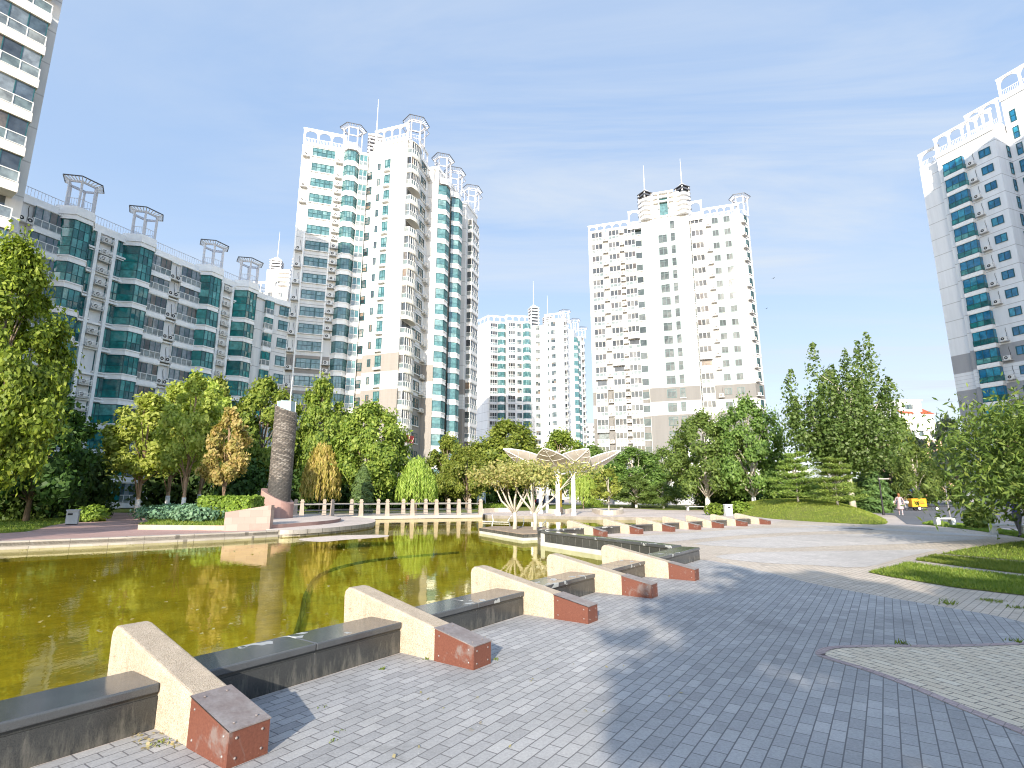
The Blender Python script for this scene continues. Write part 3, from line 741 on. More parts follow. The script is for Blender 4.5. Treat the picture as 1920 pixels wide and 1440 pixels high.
# ================================================================ D: the far tower between the two tall ones
def build_tower_d():
    Y0 = 176.0; zt = 59.4
    def pt(px, py):
        T = ray(px, py); t = (zt-H)/T[2]; return (T[0]*t, T[1]*t)
    b = Building('apartment_tower', (8, 182), 'distant white tower seen in the gap between the two tall towers')
    p = [(-11.8, 181.5), (-7.6, 176.5), (4.4, 178.4), (4.4, 175.2), (10.0, 176.0), (10.2, 177.6), (12.0, 177.2), (19.6, 173.6), (24.4, 186), (26.5, 186), (28.6, 196), (-4, 205)]
    foot = [(-12.6, 184), (-8.1, 177.6), (-2.2, 179.2), (-1.9, 177.4), (6.6, 178.8), (7.1, 180.5), (10.6, 180.0), (11.2, 176.9), (17.2, 174.6), (20.0, 184.5), (21.6, 184.2), (24.2, 193), (25.4, 192.6), (27.0, 199), (0, 208)]
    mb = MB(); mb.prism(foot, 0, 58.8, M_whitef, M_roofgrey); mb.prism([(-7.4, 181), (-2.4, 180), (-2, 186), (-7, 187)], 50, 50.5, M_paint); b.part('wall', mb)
    def run(i, cols, nf=21):
        a, q = foot[i], foot[i+1]; Fm = frame(a, (q[0]-a[0], q[1]-a[1])); l = math.hypot(q[0]-a[0], q[1]-a[1])
        for k in range(nf):
            for t, key in cols: b.put(key, Fm, l*t, FZ(k))
    run(1, [(.3, 'd_bal'), (.78, 'd_bay')]); run(3, [(.2, 'd_bal'), (.52, 'd_side'), (.82, 'd_bay')]); run(5, [(.5, 'd_side')])
    run(7, [(.18, 'd_small'), (.45, 'd_side')]); run(8, [(.25, 'd_bal'), (.7, 'd_side')]); run(10, [(.25, 'd_sidebay'), (.72, 'd_sidebay')], 20); run(12, [(.5, 'd_bal')])
    ar = MB()
    for i, n in ((0, 3), (1, 3), (3, 4), (7, 4), (8, 4)):
        a, q = foot[i], foot[i+1]; arches(ar, a, q, 58.8, 3.0, n, M_paint, rail=True)
    b.part('parapet_arch', ar)
    spire(b, 7.6, 183, 58.8, 1.6, 6, .3, 9, hh=7); spire(b, 12.6, 184, 58.8, 1.5, 5, .3, 7, hh=4)
    F_ = frame(foot[10], (2.6, 8.8)); crown(b, F_ @ Matrix.Translation((3, 0, 0)), 58.8, 4, 1.7); crown(b, frame(foot[8], (2.8, 9.9)) @ Matrix.Translation((3, 0, 0)), 58.8, 4, 1.7)
    crown(b, frame(foot[12], (1.6, 6.4)) @ Matrix.Translation((3, 0, 0)), 58.8, 3.6, 1.7)
    b.finish()
# ================================================================ G: white tower top above the low block
def build_tower_g():
    O = (-70.5, 134); D = (.93, .0)
    b = Building('apartment_tower', (-62, 140), 'white tower top with two masted turrets, peeping over the roof of the curved low block')
    F = frame(O, D); mb = MB(); P = lambda s, y: tuple((F @ Vector((s, y, 0)))[:2])
    mb.prism([P(0, 0), P(18, 0), P(18, 14), P(0, 14)], 0, 53.0, M_white, M_roofgrey); mb.prism([P(6.5, -1), P(12.5, -1), P(12.5, 8), P(6.5, 8)], 0, 59.2, M_white, M_roofgrey)
    b.part('wall', mb)
    for k in range(8, 19):
        z = FZ(k)-.3
        for s in (1.5, 4.5, 14.2, 16.6): b.put('g_bal', F, s, z)
        for s in (8.0, 10.6): b.put('g_w', F, s, z, 1.0)
    b.put('g_w', F, 9.6, FZ(19), 1.0)
    ar = MB(); arches(ar, P(.1, .1), P(6.3, .1), 53, 3.2, 4, M_paint); arches(ar, P(12.7, .1), P(17.9, .1), 53, 3.2, 3, M_paint); b.part('parapet_arch', ar)
    fin = MB()
    for i in range(4): fin.prism([(9.4+2.2, -1)] + [(9.2+3.6*j/8, -1.02-.9*math.sin(math.pi*j/8)) for j in range(9)], 54.6+i*1.15, 55.1+i*1.15, M_paint, M=F)
    b.part('fin', fin)
    spire(b, *P(7.6, 2), 59.2, 1.5, 4, .2, 7.5, hh=3.2); spire(b, *P(13.2, 3), 56.5, 1.6, 6, .2, 8, hh=6.5)
    b.finish()
# ================================================================ H: red-roofed building, far block, pavilion
def build_others():
    M_or = wallmat('wall_peach', (.66, .42, .30), groove=False, var=.05); M_tile = simple('red_roof_tile', (.42, .07, .03), .7, var=.2)
    X, Yd = 122, 160
    b = Building('apartment_block', (X, Yd), 'cream and peach block with red roof slopes, far off behind the poplar', 'apartment block')
    F = Matrix.Translation((X, Yd, 0)) @ Matrix.Rotation(.12, 4, 'Z'); mb = MB()
    mb.box(-7.5, 7, 0, 14, 0, 17.5, M_or, F); mb.box(-7.51, 7.02, -.02, 14, 17.5, 22.5, M_paint, F); mb.box(-7.2, 4.2, .6, 13, 22.5, 25.0, M_paint, F); mb.box(-6, 1.5, 1.4, 12, 25, 29.4, M_paint, F)
    b.part('wall', mb)
    rf = MB(); rf.add([(-7, .4, 25.02), (-1.8, .4, 25.02), (-2.2, 2.4, 27.0), (-5.8, 2.4, 27.0)], [(0, 1, 2, 3)], M_tile, F); rf.add([(.6, .4, 25.02), (5.2, .5, 25.02), (2.6, 2.4, 27.0), (.8, 2.4, 27.0)], [(0, 1, 2, 3)], M_tile, F); b.part('roof', rf)
    co = MB()
    for z, x0, x1, y in ((22.2, -7.9, 7.4, -.4), (19.9, -7.9, 7.4, -.35), (24.7, -7.5, 4.5, .2), (29.2, -6.3, 1.8, 1.0)): co.box(x0, x1, y, y+.4, z, z+.35, M_paint, F)
    b.part('cornice', co)
    for z in (8.6, 11.6, 14.6, 17.6):
        for s in (-3.6, -1.2, 2.2): b.put('h_w', F, s, z, .03)
    for s in (-3.4, -2.0): b.put('h_w', F, s, 25.8, -1.37)
    b.finish()
    b = Building('apartment_block', (44, 300), 'tiny pale block far off in the gap left of the broad white tower', 'apartment block')
    F = Matrix.Translation((43, 300, 0)); mb = MB(); mb.box(-2.2, 8, 0, 10, 0, 40, M_whitef, F); mb.box(8, 11, 2, 10, 0, 34, M_whitef, F); b.part('wall', mb)
    for k in range(14):
        for s in (-1, 2.2, 5.4): b.put('h_w', F, s, .4+2.8*k, .02)
    b.finish()
    # low glass-fronted pavilion under the broad tower
    b = Building('pavilion', (34, 88), 'low grey pavilion with dark glass entrance and white fascia, half hidden by trees', 'pavilion')
    F = frame((17, 92), (1, -.12)); mb = MB(); M_pv = simple('pavilion_stone', (.42, .43, .44), .7)
    mb.box(0, 30, 0, 12, 0, 4.6, M_pv, F); mb.box(-.6, 30.6, -1.4, 12, 4.6, 5.5, M_paint, F); mb.box(8, 20, -.8, .2, 5.5, 8.6, M_paint, F); b.part('wall', mb)
    en = MB(); 
    for i in range(4): quadpane(en, 13.2+i*1.3, 14.4+i*1.3, .1, 3.8, -.05, M_dark)
    en.box(12.8, 18.8, -.9, -.002, 3.9, 4.3, M_roofdark, F @ Matrix()); 
    b2 = MB(); 
    for i in range(4): b2.add([tuple(F @ Vector(v)) for v in [(13.2+i*1.3, -.05, .1), (14.4+i*1.3, -.05, .1), (14.4+i*1.3, -.05, 3.8), (13.2+i*1.3, -.05, 3.8)]], [(0, 1, 2, 3)], M_dark)
    b2.box(12.8, 18.8, -1.2, -.03, 3.9, 4.35, M_roofdark, F)
    for x in (13.1, 14.4, 15.7, 17.0, 18.4): b2.box(x-.06, x+.06, -.12, -.003, 0, 3.9, M_roofdark, F)
    b.part('entrance', b2)
    for s in (2.5, 5.2, 7.9, 10.6, 21.5, 24.2, 26.9): b.put('b_plain', F, s, .9, .0)
    b.finish()
    # tower just outside the frame whose shadow lies on the right tower
    b = Building('apartment_tower', (68, 30), 'white tower beyond the right edge of the frame that shades its neighbour')
    mb = MB(); mb.prism([(54, 22), (82, 18), (86, 38), (58, 42)], 0, 66, M_whiteg, M_roofgrey); b.part('wall', mb)
    F = frame((54, 22), (28, -4)); F2 = frame((58, 42), (-4, -20))
    for k in range(22):
        for s in (4, 10, 16): b.put('f_sq', F2, s, FZ(k))
        for s in (4, 12, 20): b.put('f_sq', F, s, FZ(k))
    b.finish(most=60)
# ================================================================ vegetation
def fast_mesh(name, V, nq, mats, tris=False):
    """V: (n*k,3) array of separate faces with k corners"""
    k = 3 if tris else 4; n = len(V)//k
    me = bpy.data.meshes.new(name); me.vertices.add(n*k); me.vertices.foreach_set('co', V.astype(np.float32).ravel())
    me.loops.add(n*k); me.loops.foreach_set('vertex_index', np.arange(n*k, dtype=np.int32))
    me.polygons.add(n); me.polygons.foreach_set('loop_start', np.arange(0, n*k, k, dtype=np.int32))
    try: me.polygons.foreach_set('loop_total', np.full(n, k, dtype=np.int32))
    except Exception: pass
    for m in mats: me.materials.append(m)
    me.update(calc_edges=True); return me
def unit(a): return a/np.maximum(np.linalg.norm(a, axis=1, keepdims=True), 1e-9)
def leaves(R, P, N, size, aspect=1.7, jit=.48, droop=0.0, fold=.12):
    """diamond leaf quads at P, facing roughly N"""
    n = len(P); N = unit(N + R.normal(0, jit, (n, 3)))
    A = unit(np.cross(N, R.normal(0, 1, (n, 3)))); 
    if droop: A = unit(A + np.array([0, 0, -droop])); N = unit(np.cross(A, np.cross(N, A)))
    B = np.cross(N, A); s = size*R.uniform(.65, 1.3, (n, 1))
    V = np.empty((n, 4, 3)); V[:, 0] = P - A*s*.5*aspect; V[:, 1] = P + B*s*.5 + N*s*fold; V[:, 2] = P + A*s*.5*aspect; V[:, 3] = P - B*s*.5 + N*s*fold
    return V.reshape(-1, 3)
def shell_points(R, C, rad, n, inner=.35):
    d = unit(R.normal(0, 1, (n, 3))); r = (inner + (1-inner)*R.random((n, 1))**.6)
    return C + d*r*rad, d
def trunk_mesh(name, R, base_r, ht, limbs, bark, white=0.0, lean=(0, 0)):
    """tapered trunk with limbs that reach the crown's clumps"""
    mb = MB(); top = (lean[0], lean[1], ht)
    k = 7; pts = [(lean[0]*i/k+R.normal(0, base_r*.15) if 0 < i else 0, lean[1]*i/k+R.normal(0, base_r*.15) if 0 < i else 0, ht*i/k) for i in range(k+1)]
    rad = [base_r*(1.25 if i == 0 else 1-.72*i/k) for i in range(k+1)]
    mb.tube(pts, rad, bark, 8)
    if white: mb.tube([(0, 0, -.0), (pts[1][0]*white/(ht/k), pts[1][1]*white/(ht/k), min(white, ht/k))], [base_r*1.28, base_r*1.12], M_limewash, 8)
    for (x, y, z) in limbs:
        t0 = min(.95, max(.25, (z/ht)*.55)); b = np.array(pts[int(t0*k)]); e = np.array((x, y, z))
        m = (b+e)/2 + R.normal(0, .12, 3)*np.linalg.norm(e-b)*.5 + np.array([0, 0, .06*ht])
        mb.tube([tuple(b), tuple(m), tuple(e)], [base_r*.38, base_r*.24, base_r*.06], bark, 5)
    return mb.mesh(name, True)
M_limewash = simple('limewash', (.72, .71, .68), .8, var=.12)
M_bark = simple('bark_brown', (.20, .15, .11), .9, var=.35, scale=3, bmp=.5); M_barkp = simple('bark_pale', (.46, .42, .35), .85, var=.25, scale=3, bmp=.4)
M_barkr = simple('bark_reddish', (.36, .24, .16), .9, var=.25, scale=3, bmp=.4)
LF_plane = leafmat('leaf_plane', [(.065, .11, .016), (.165, .23, .035), (.29, .345, .06), (.44, .47, .12)])
LF_lime = leafmat('leaf_lime', [(.18, .23, .04), (.33, .40, .07), (.48, .53, .12), (.60, .63, .18)], .45)
LF_lime2 = leafmat('leaf_lime_plane', [(.07, .12, .012), (.16, .24, .025), (.28, .36, .045), (.40, .46, .08)], .4)
LF_orange = leafmat('leaf_orange', [(.28, .31, .07), (.46, .41, .13), (.60, .46, .18), (.66, .50, .24)], .45)
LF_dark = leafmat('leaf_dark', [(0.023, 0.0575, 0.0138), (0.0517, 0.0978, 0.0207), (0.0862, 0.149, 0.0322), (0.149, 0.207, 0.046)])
LF_poplar = leafmat('leaf_poplar', [(.045, .10, .022), (.10, .18, .035), (.18, .27, .075), (.46, .52, .36)])
LF_elm = leafmat('leaf_elm', [(0.056, 0.104, 0.0256), (0.12, 0.192, 0.0416), (0.2, 0.288, 0.064), (0.352, 0.432, 0.16)])
LF_pine = leafmat('leaf_pine', [(.075, .14, .03), (.16, .26, .05), (.29, .39, .075), (.42, .48, .12)], .25)
LF_cypress = leafmat('leaf_cypress', [(0.048, 0.096, 0.0288), (0.096, 0.168, 0.0448), (0.16, 0.24, 0.064)], .15)
LF_willow = leafmat('leaf_willow', [(0.125, 0.188, 0.025), (0.25, 0.338, 0.05), (0.4, 0.475, 0.1), (0.5, 0.55, 0.15)], .4)
LF_willowb = leafmat('leaf_willow_brown', [(0.182, 0.156, 0.026), (0.364, 0.286, 0.065), (0.468, 0.312, 0.117), (0.325, 0.364, 0.065)], .4)
LF_crape = leafmat('leaf_crape', [(.17, .18, .05), (.28, .29, .085), (.38, .36, .13), (.42, .34, .14), (.32, .34, .11)], .4)
LF_peach = leafmat('leaf_peach', [(.045, .085, .015), (.095, .155, .025), (.17, .23, .045), (.33, .35, .09)], .3)
LF_yel = leafmat('leaf_yellow_green', [(0.14, 0.182, 0.028), (0.28, 0.322, 0.056), (0.42, 0.448, 0.098)], .4)
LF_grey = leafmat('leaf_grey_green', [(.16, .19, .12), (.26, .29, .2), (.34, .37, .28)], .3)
LF_juniper = leafmat('leaf_juniper', [(0.0675, 0.143, 0.075), (0.135, 0.24, 0.135), (0.255, 0.375, 0.225)], .2)
LF_bush = leafmat('leaf_bush', [(0.096, 0.16, 0.024), (0.208, 0.304, 0.04), (0.352, 0.464, 0.064)], .35)
def make_tree(name, seed, kind, leaf, bark, n, size, ht=10.0, wid=8.0, cb=.22, trunk=.18, white=0.0, nclump=26, label=None, group=None):
    R = np.random.default_rng(seed); V = []; limbs = []; a = wid/2; z0 = cb*ht
    root = empty(name, (0, 0, -200), label, 'tree', group)
    if kind == 'broad':
        # clumps spread through an egg-shaped volume, wider low down
        cs = []
        for i in range(nclump):
            t = (i+.5)/nclump; z = z0 + (ht-z0)*(.06+.9*t)
            prof = math.sin(math.pi*min(1, (.20+.80*t)))**.62 if t > .0 else .7
            ang = i*2.39996 + R.normal(0, .35); rr = a*prof*(.30+.60*R.random()**.6)*(0.75 if t > .86 else 1)
            cr = a*(.16+.17*R.random())*(1.0 - .36*t)
            cs.append((rr*math.cos(ang), rr*math.sin(ang), z, cr))
        tot = sum(c[3]**2 for c in cs)
        for x, y, z, cr in cs:
            k = int(n*cr**2/tot); C = np.array((x, y, z)); P, d = shell_points(R, C, np.array((cr, cr, cr*.8)), k, .3)
            out = unit(P - np.array((0, 0, z0+(ht-z0)*.35))); V.append(leaves(R, P, d*.6+out*.7+np.array((0, 0, .35)), size))
            limbs.append((x*.85, y*.85, z-cr*.3))
            # stray sprigs
            m = k//5; P2 = C + unit(R.normal(0, 1, (m, 3)))*cr*R.uniform(.95, 1.5, (m, 1)); V.append(leaves(R, P2, R.normal(0, 1, (m, 3))+np.array((0, 0, .4)), size*.9))
        limbs = limbs[::2]
    elif kind == 'poplar':
        # broad crown of rising boughs; (x, tip height) of the boughs that stand out, the rest fill the body
        tips = [(-.84, .90), (-.92, .62), (-.62, .80), (-.42, .76), (-.25, .86), (-.05, .82), (.08, .90), (.22, .86), (.36, 1.0), (.50, .97), (.62, .90), (.74, .78), (.88, .66), (.98, .54)]
        for i in range(nclump):
            if i < len(tips): fx, tp = tips[i]; ex, ey, tip = fx*a, R.normal(0, .25)*a, tp*ht
            else:
                ang = i*2.39996; rb = a*.95*math.sqrt(R.random()); ex, ey = rb*math.cos(ang), rb*math.sin(ang)*.8; tip = ht*R.uniform(.45, .80)
            e = np.array((ex, ey, tip)); b0 = np.array((ex*.18, ey*.18, z0*.9)); k = n//nclump; t = R.random(k)**.8
            axis = b0 + (e-b0)*t[:, None]; axis[:, 0] += ex*.38*np.sin(np.pi*t)**1.0; axis[:, 1] += ey*.38*np.sin(np.pi*t)
            w = (a*.28*np.sin(np.pi*np.clip(t*.78+.18, 0, 1))**1.1+.06)[:, None]
            d = unit(R.normal(0, 1, (k, 3))); P = axis + d*w*R.random((k, 1))**.42; V.append(leaves(R, P, d+np.array((0, 0, .2)), size, 1.3))
            limbs.append(tuple(b0+(e-b0)*.75))
    elif kind == 'pine':
        tiers = 7; per = nclump//tiers
        for i in range(tiers*per):
            tr = i//per; t = (tr+.5*R.random())/tiers; z = z0+(ht-z0)*t**.95; ang = (i % per)*2*math.pi/per + tr*.9 + R.normal(0, .25); L_ = a*(1.0-.80*t)*R.uniform(.65, 1.08)
            k = n//(tiers*per); nb = 7; V_ = []
            for j in range(nb):
                u0 = .35+.65*R.random(); off = R.normal(0, .16, 2)*L_*u0
                C = np.array((u0*L_*math.cos(ang)+off[0], u0*L_*math.sin(ang)+off[1], z+.06*ht*u0**2)); cr = np.array((1, 1, .42))*L_*.24*R.uniform(.7, 1.2)+np.array((.12, .12, .07))
                q = k//nb; d = unit(R.normal(0, 1, (q, 3))); P = C + d*cr*R.random((q, 1))**.4
                V.append(leaves(R, P, d*.4+np.array((0, 0, .7)), size, 4.2, .8))
            limbs.append((L_*.85*math.cos(ang), L_*.85*math.sin(ang), z+.03*ht))
        limbs = limbs[::2]
    elif kind == 'cone':
        h = R.random(n)**1.25; ang = R.random(n)*2*math.pi
        prof = (np.sin(np.pi*np.clip(.30+.70*h, 0, 1))**.8)*a*(1+.10*np.sin(ang*5+h*17)+.08*np.sin(h*40+ang*3))
        r = prof*(.62+.38*R.random(n)**.4); P = np.stack([r*np.cos(ang), r*np.sin(ang), z0+(ht-z0)*h], 1)
        N = np.stack([np.cos(ang), np.sin(ang), np.full(n, .35)], 1); V.append(leaves(R, P, N, size, 2.6, .5))
    elif kind == 'willow':
        ns = nclump*9
        for i in range(ns):
            ang = R.random()*2*math.pi; rr = a*math.sqrt(R.random()); zt = ht*(1-.42*(rr/a)**2)*R.uniform(.88, 1.0); Ls = (zt-z0)*R.uniform(.35, 1.0)
            k = max(6, n//ns); t = np.linspace(0, 1, k)
            ox = .16*a*(1-(1-t)**2)
            P = np.stack([(rr+ox)*math.cos(ang)+R.normal(0, .07, k), (rr+ox)*math.sin(ang)+R.normal(0, .07, k), zt-Ls*t], 1)
            V.append(leaves(R, P, np.stack([np.full(k, math.cos(ang)), np.full(k, math.sin(ang)), np.full(k, .3)], 1), size, 3.2, .6, droop=1.6))
        for i in range(8): ang = i*.8; limbs.append((a*.6*math.cos(ang), a*.6*math.sin(ang), ht*.8))
    elif kind == 'peach':
        for i in range(nclump):
            t = R.random(); ang = i*2.39996; e = a*R.uniform(.55, 1.0); zz = z0+(ht-z0)*(.15+.8*t*(1-.45*(e/a)**2))
            k = n//nclump; u = R.random(k)**.6; P = np.stack([u*e*math.cos(ang), u*e*math.sin(ang), zz*.75+.25*ht*.6+u*(zz*.25) - .16*ht*u**3], 1)+R.normal(0, 1, (k, 3))*np.array((.55, .55, .38))
            V.append(leaves(R, P, R.normal(0, .5, (k, 3))+np.array((.1, -.4, .5)), size, 3.4, .4, droop=.9, fold=.2)); limbs.append((e*.8*math.cos(ang), e*.8*math.sin(ang), zz*.9))
    me = fast_mesh('crown', np.concatenate(V), 4, [leaf]); obj('crown', me, root)
    if kind not in ('cone',):
        obj('trunk', trunk_mesh('trunk', R, trunk, ht*(.86 if kind in ('broad', 'pine') else .7), limbs, bark, white), root)
    else:
        mb = MB(); mb.tube([(0, 0, 0), (0, 0, ht*.7)], [trunk, trunk*.3], bark, 7); mb.obj('trunk', root)
    return root, ht, wid
def bush(name, seed, leaf, n, size, rx, ry, rz, cat='bush', flat=False, clumps=9):
    R = np.random.default_rng(seed); V = []
    for i in range(clumps):
        ang = i*2.39996; rr = .62*math.sqrt((i+.4)/clumps); cz = rz*(.42+.2*R.random())*(1-.5*rr)
        C = np.array((rr*rx*math.cos(ang), rr*ry*math.sin(ang), cz)); c = np.array((rx*.45, ry*.45, rz*.5))
        P, d = shell_points(R, C, c, n//clumps, .4); P[:, 2] = np.abs(P[:, 2])+.02; V.append(leaves(R, P, d+np.array((0, 0, .4)), size, 1.6))
    root = empty(name, (0, 0, -200), None, cat)
    obj('foliage', fast_mesh('foliage', np.concatenate(V), 4, [leaf]), root)
    mb = MB()
    for i in range(6):
        ang = i*1.05; mb.tube([(0, 0, 0), (rx*.25*math.cos(ang), ry*.25*math.sin(ang), rz*.35), (rx*.5*math.cos(ang), ry*.5*math.sin(ang), rz*.6)], [.03, .022, .008], M_bark, 5)
    mb.obj('stems', root); return root
USED = set()
def plant(src, X, Y, ht=None, wid=None, z=0.0, label=None, rz=None, group=None, depth=None):
    root, h0, w0 = src if isinstance(src, tuple) else (src, 1, 1)
    sz = (ht/h0) if ht else 1; sx = (wid/w0) if wid else sz
    sc = (sx, depth/w0 if depth else sx, sz); rz = RX.uniform(0, 6.28) if rz is None else rz
    if root.name not in USED:
        USED.add(root.name); root.location = (X, Y, z); root.scale = sc; root.rotation_euler = (0, 0, rz); tag(root, label, None, group); return root
    return dup(root, (X, Y, z), rz, sc, label, group)
def top_h(py, Y): v = (720-py)/FPX; return H + Y*(v*CT+ST)/(CT-v*ST)
def x_at(px, Y): 
    zc = Y*CT+1.0*ST*Y*.05; return (px-960)/FPX*zc
def build_trees():
    pl = [make_tree('plane_tree', 21+i, 'broad', LF_plane, M_bark, 15000, .215, nclump=44) for i in range(3)]
    lm = [make_tree('maple_tree', 31+i, 'broad', LF_lime, M_barkr, 9500, .19, ht=8, wid=5, cb=.33, trunk=.13, white=1.0, nclump=30) for i in range(2)]
    om = make_tree('maple_tree', 37, 'broad', LF_orange, M_barkr, 6000, .2, ht=7, wid=4, cb=.28, trunk=.10, white=1.0, nclump=26)
    el = [make_tree('elm_tree', 41+i, 'broad', LF_elm, M_barkp, 14000, .2, ht=10, wid=9, cb=.16, trunk=.22, white=1.2, nclump=44) for i in range(2)]
    pn = [make_tree('pine_tree', 51+i, 'pine', LF_pine, M_barkp, 20000, .05, ht=5, wid=5, cb=.10, trunk=.09, nclump=49) for i in range(2)]
    pop = make_tree('poplar_tree', 61, 'poplar', LF_poplar, M_barkp, 26000, .20, ht=15, wid=10, cb=.25, trunk=.24, nclump=50)
    cy = make_tree('cypress_tree', 65, 'cone', LF_cypress, M_bark, 6000, .12, ht=4, wid=1.8, cb=.02, trunk=.06)
    wl = make_tree('willow_tree', 71, 'willow', LF_willow, M_bark, 9000, .11, ht=6, wid=4.6, cb=.14, trunk=.12, nclump=34)
    wb = make_tree('willow_tree', 75, 'willow', LF_willowb, M_bark, 7000, .12, ht=6, wid=4.6, cb=.16, trunk=.12, nclump=26)
    yl = make_tree('young_tree', 81, 'broad', LF_yel, M_barkp, 1800, .17, ht=4.5, wid=3, cb=.3, trunk=.07, white=.0, nclump=22)
    dk = [make_tree('broadleaf_tree', 91+i, 'broad', LF_dark, M_bark, 8000, .26, nclump=32, cb=.12) for i in range(2)]
    gr = make_tree('broadleaf_tree', 95, 'broad', LF_grey, M_bark, 3500, .5, nclump=26)
    sh = [bush('shrub', 101+i, LF_dark, 3200, .2, 2.6, 2.2, 3.2, clumps=14) for i in range(2)]
    def T(src, px, Y, top, wpx, label, z=0.0, group=None, rz=None):
        X = x_at(px, Y); h = top_h(top, Y)-z; zc = Y*CT+h*.5*ST
        return plant(src, X, Y, h, wpx*zc/FPX, z, label, rz, group)
    big = make_tree('plane_tree', 27, 'broad', LF_lime2, M_bark, 30000, .19, nclump=60, ht=13, wid=9, cb=.10, trunk=.26)
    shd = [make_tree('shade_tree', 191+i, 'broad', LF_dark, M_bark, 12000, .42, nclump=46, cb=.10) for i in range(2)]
    g = 'plane trees behind the pond'
    T(big, -42, 24, 448, 225, 'big plane tree at the left edge with sunlit top leaves')
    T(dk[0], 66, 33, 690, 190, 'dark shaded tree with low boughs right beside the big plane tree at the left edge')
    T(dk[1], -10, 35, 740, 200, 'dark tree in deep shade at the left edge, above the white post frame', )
    T(pl[1], 392, 55, 706, 120, 'green tree rising behind the lime-leaved maples, left of the brick column', group=g)
    T(pl[2], 486, 58, 706, 150, 'tall leafy plane tree directly left of the top of the brick column', group=g)
    T(pl[0], 594, 60, 712, 120, 'tall plane tree directly right of the top of the brick column', group=g)
    T(pl[1], 692, 52, 752, 150, 'broad yellow-green plane tree in front of the lower part of the cross-shaped tower', group=g)
    T(pl[2], 640, 64, 770, 110, 'plane tree half hidden between the brick column and the broad yellow-green plane tree', group=g)
    T(pl[0], 838, 60, 817, 90, 'plane tree just right of the green willow, at the foot of the cross-shaped tower', group=g)
    T(pl[2], 876, 57, 838, 86, 'small bright plane tree with a slim pale trunk behind the right end of the balustrade', group=g)
    T(pl[1], 948, 68, 786, 150, 'plane tree in front of the distant tower, top left of the leaf canopy', group=g)
    T(dk[1], 915, 74, 828, 100, 'dark tree in the shade left of the crape myrtle crown', group=g)
    T(pl[0], 1050, 84, 808, 110, 'plane tree peeping over the middle petals of the leaf canopy', group=g)
    T(el[1], 1112, 78, 836, 120, 'tree behind the right petals of the leaf canopy', group=g)
    T(el[0], 1185, 70, 838, 140, 'round tree right of the leaf canopy tip, in front of the broad white tower', group='trees at the foot of the broad white tower')
    T(el[1], 1245, 74, 842, 120, 'tree between the round tree and the grey-green elm, before the pavilion', group='trees at the foot of the broad white tower')
    T(el[0], 1322, 56, 772, 158, 'large grey-green elm with a pale trunk, in front of the broad white tower', group='elms right of the pond')
    T(el[1], 1408, 54, 748, 140, 'darker elm with twin pale trunks, left of the tall poplar', group='elms right of the pond')
    T(dk[0], 1368, 60, 850, 90, 'dark low tree between the two elms', group='elms right of the pond')
    # pines on the mound, poplar, junipers
    T(pn[0], 1490, 42, 848, 110, 'layered pine on the lawn mound, the left one of the two', z=mound_z(x_at(1490, 42), 42)-.05, group='pines on the mound')
    T(pn[1], 1562, 38, 858, 118, 'layered pine on the lawn mound, the right one beside the poplar trunk', z=mound_z(x_at(1562, 38), 38)-.05, group='pines on the mound')
    T(pop, 1590, 45, 628, 215, 'tall poplar with many upright spires and a pale bare trunk', z=mound_z(x_at(1600, 45), 45)-.05, rz=.5)
    T(cy, 1628, 50, 876, 62, 'dense dark columnar juniper right behind the poplar trunk')
    T(cy, 682, 46, 872, 40, 'narrow green cypress cone behind the stone balustrade')
    T(wl, 783, 50, 852, 66, 'green weeping willow behind the balustrade')
    T(wb, 604, 50, 826, 64, 'weeping willow turning brown, right of the brick column')
    T(wl, 1092, 62, 872, 44, 'hanging green willow curtain just right of the canopy posts')
    T(yl, 1139, 52, 878, 64, 'thin young tree with a straight pale stem on the far paving')
    T(el[1], 1190, 66, 892, 90, 'small rounded tree in front of the pavilion, right of the thin young tree', group='trees at the foot of the broad white tower')
    T(el[0], 1240, 64, 905, 70, 'lowest small tree in front of the pavilion entrance', group='trees at the foot of the broad white tower')
    T(yl, 1700, 92, 786, 60, 'yellow-green tree top between the poplar and the red-roofed block')
    T(dk[1], 1668, 66, 838, 70, 'dark street tree right of the columnar juniper, behind the lamp post')
    T(el[0], 1712, 60, 830, 90, 'olive street tree above the yellow delivery tricycle', )
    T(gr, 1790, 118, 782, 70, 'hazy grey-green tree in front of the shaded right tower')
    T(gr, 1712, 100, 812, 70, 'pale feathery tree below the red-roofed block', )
    T(dk[0], 1745, 75, 880, 110, 'dark tree across the road behind the yellow tricycle')
    # maples
    gm = 'maples on the planted bank left of the brick column'
    for src, px, Y, top, w, lb in ((lm[0], 268, 38, 742, 140, 'lime-leaved maple with the lowest branch reaching left, whitewashed trunk'), (lm[1], 352, 36, 700, 120, 'brightest lime-leaved maple, in the middle of its clump'),
            (om, 424, 35, 766, 92, 'maple turning orange at its top, nearest the brick column'), (lm[0], 322, 44, 722, 130, 'lime-leaved maple behind the middle one, whitewashed trunk'), (lm[1], 380, 46, 716, 110, 'yellow-green maple behind the orange one')):
        T(src, px, Y, top, w, lb, z=.25, group=gm)
    # deep shrubs under the trees
    k = 0
    lab = ['dark shrub at the left edge beside the white post frame', 'dark shrub behind the grey litter bin', 'dark shrub left of the pink path', 'tall dark shrub against the low block, left of the path', 'dark shrub behind the maple trunks', 'dark shrub left of the brick column foot', 'dark shrub right of the brick column', 'dark shrub behind the brown willow', 'dark shrub behind the cypress', 'dark shrub left of the green willow', 'dark shrub right of the green willow', 'dark shrub behind the balustrade end', 'dark shrub behind the crape myrtles', 'dark shrub beside the pavilion entrance', 'dark shrub between the elm trunks', 'dark shrub at the far end of the pink path', 'dark shrub behind the left pine', 'dark shrub behind the right pine', 'dark shrub behind the poplar trunk', 'dark shrub behind the twin elm trunks']
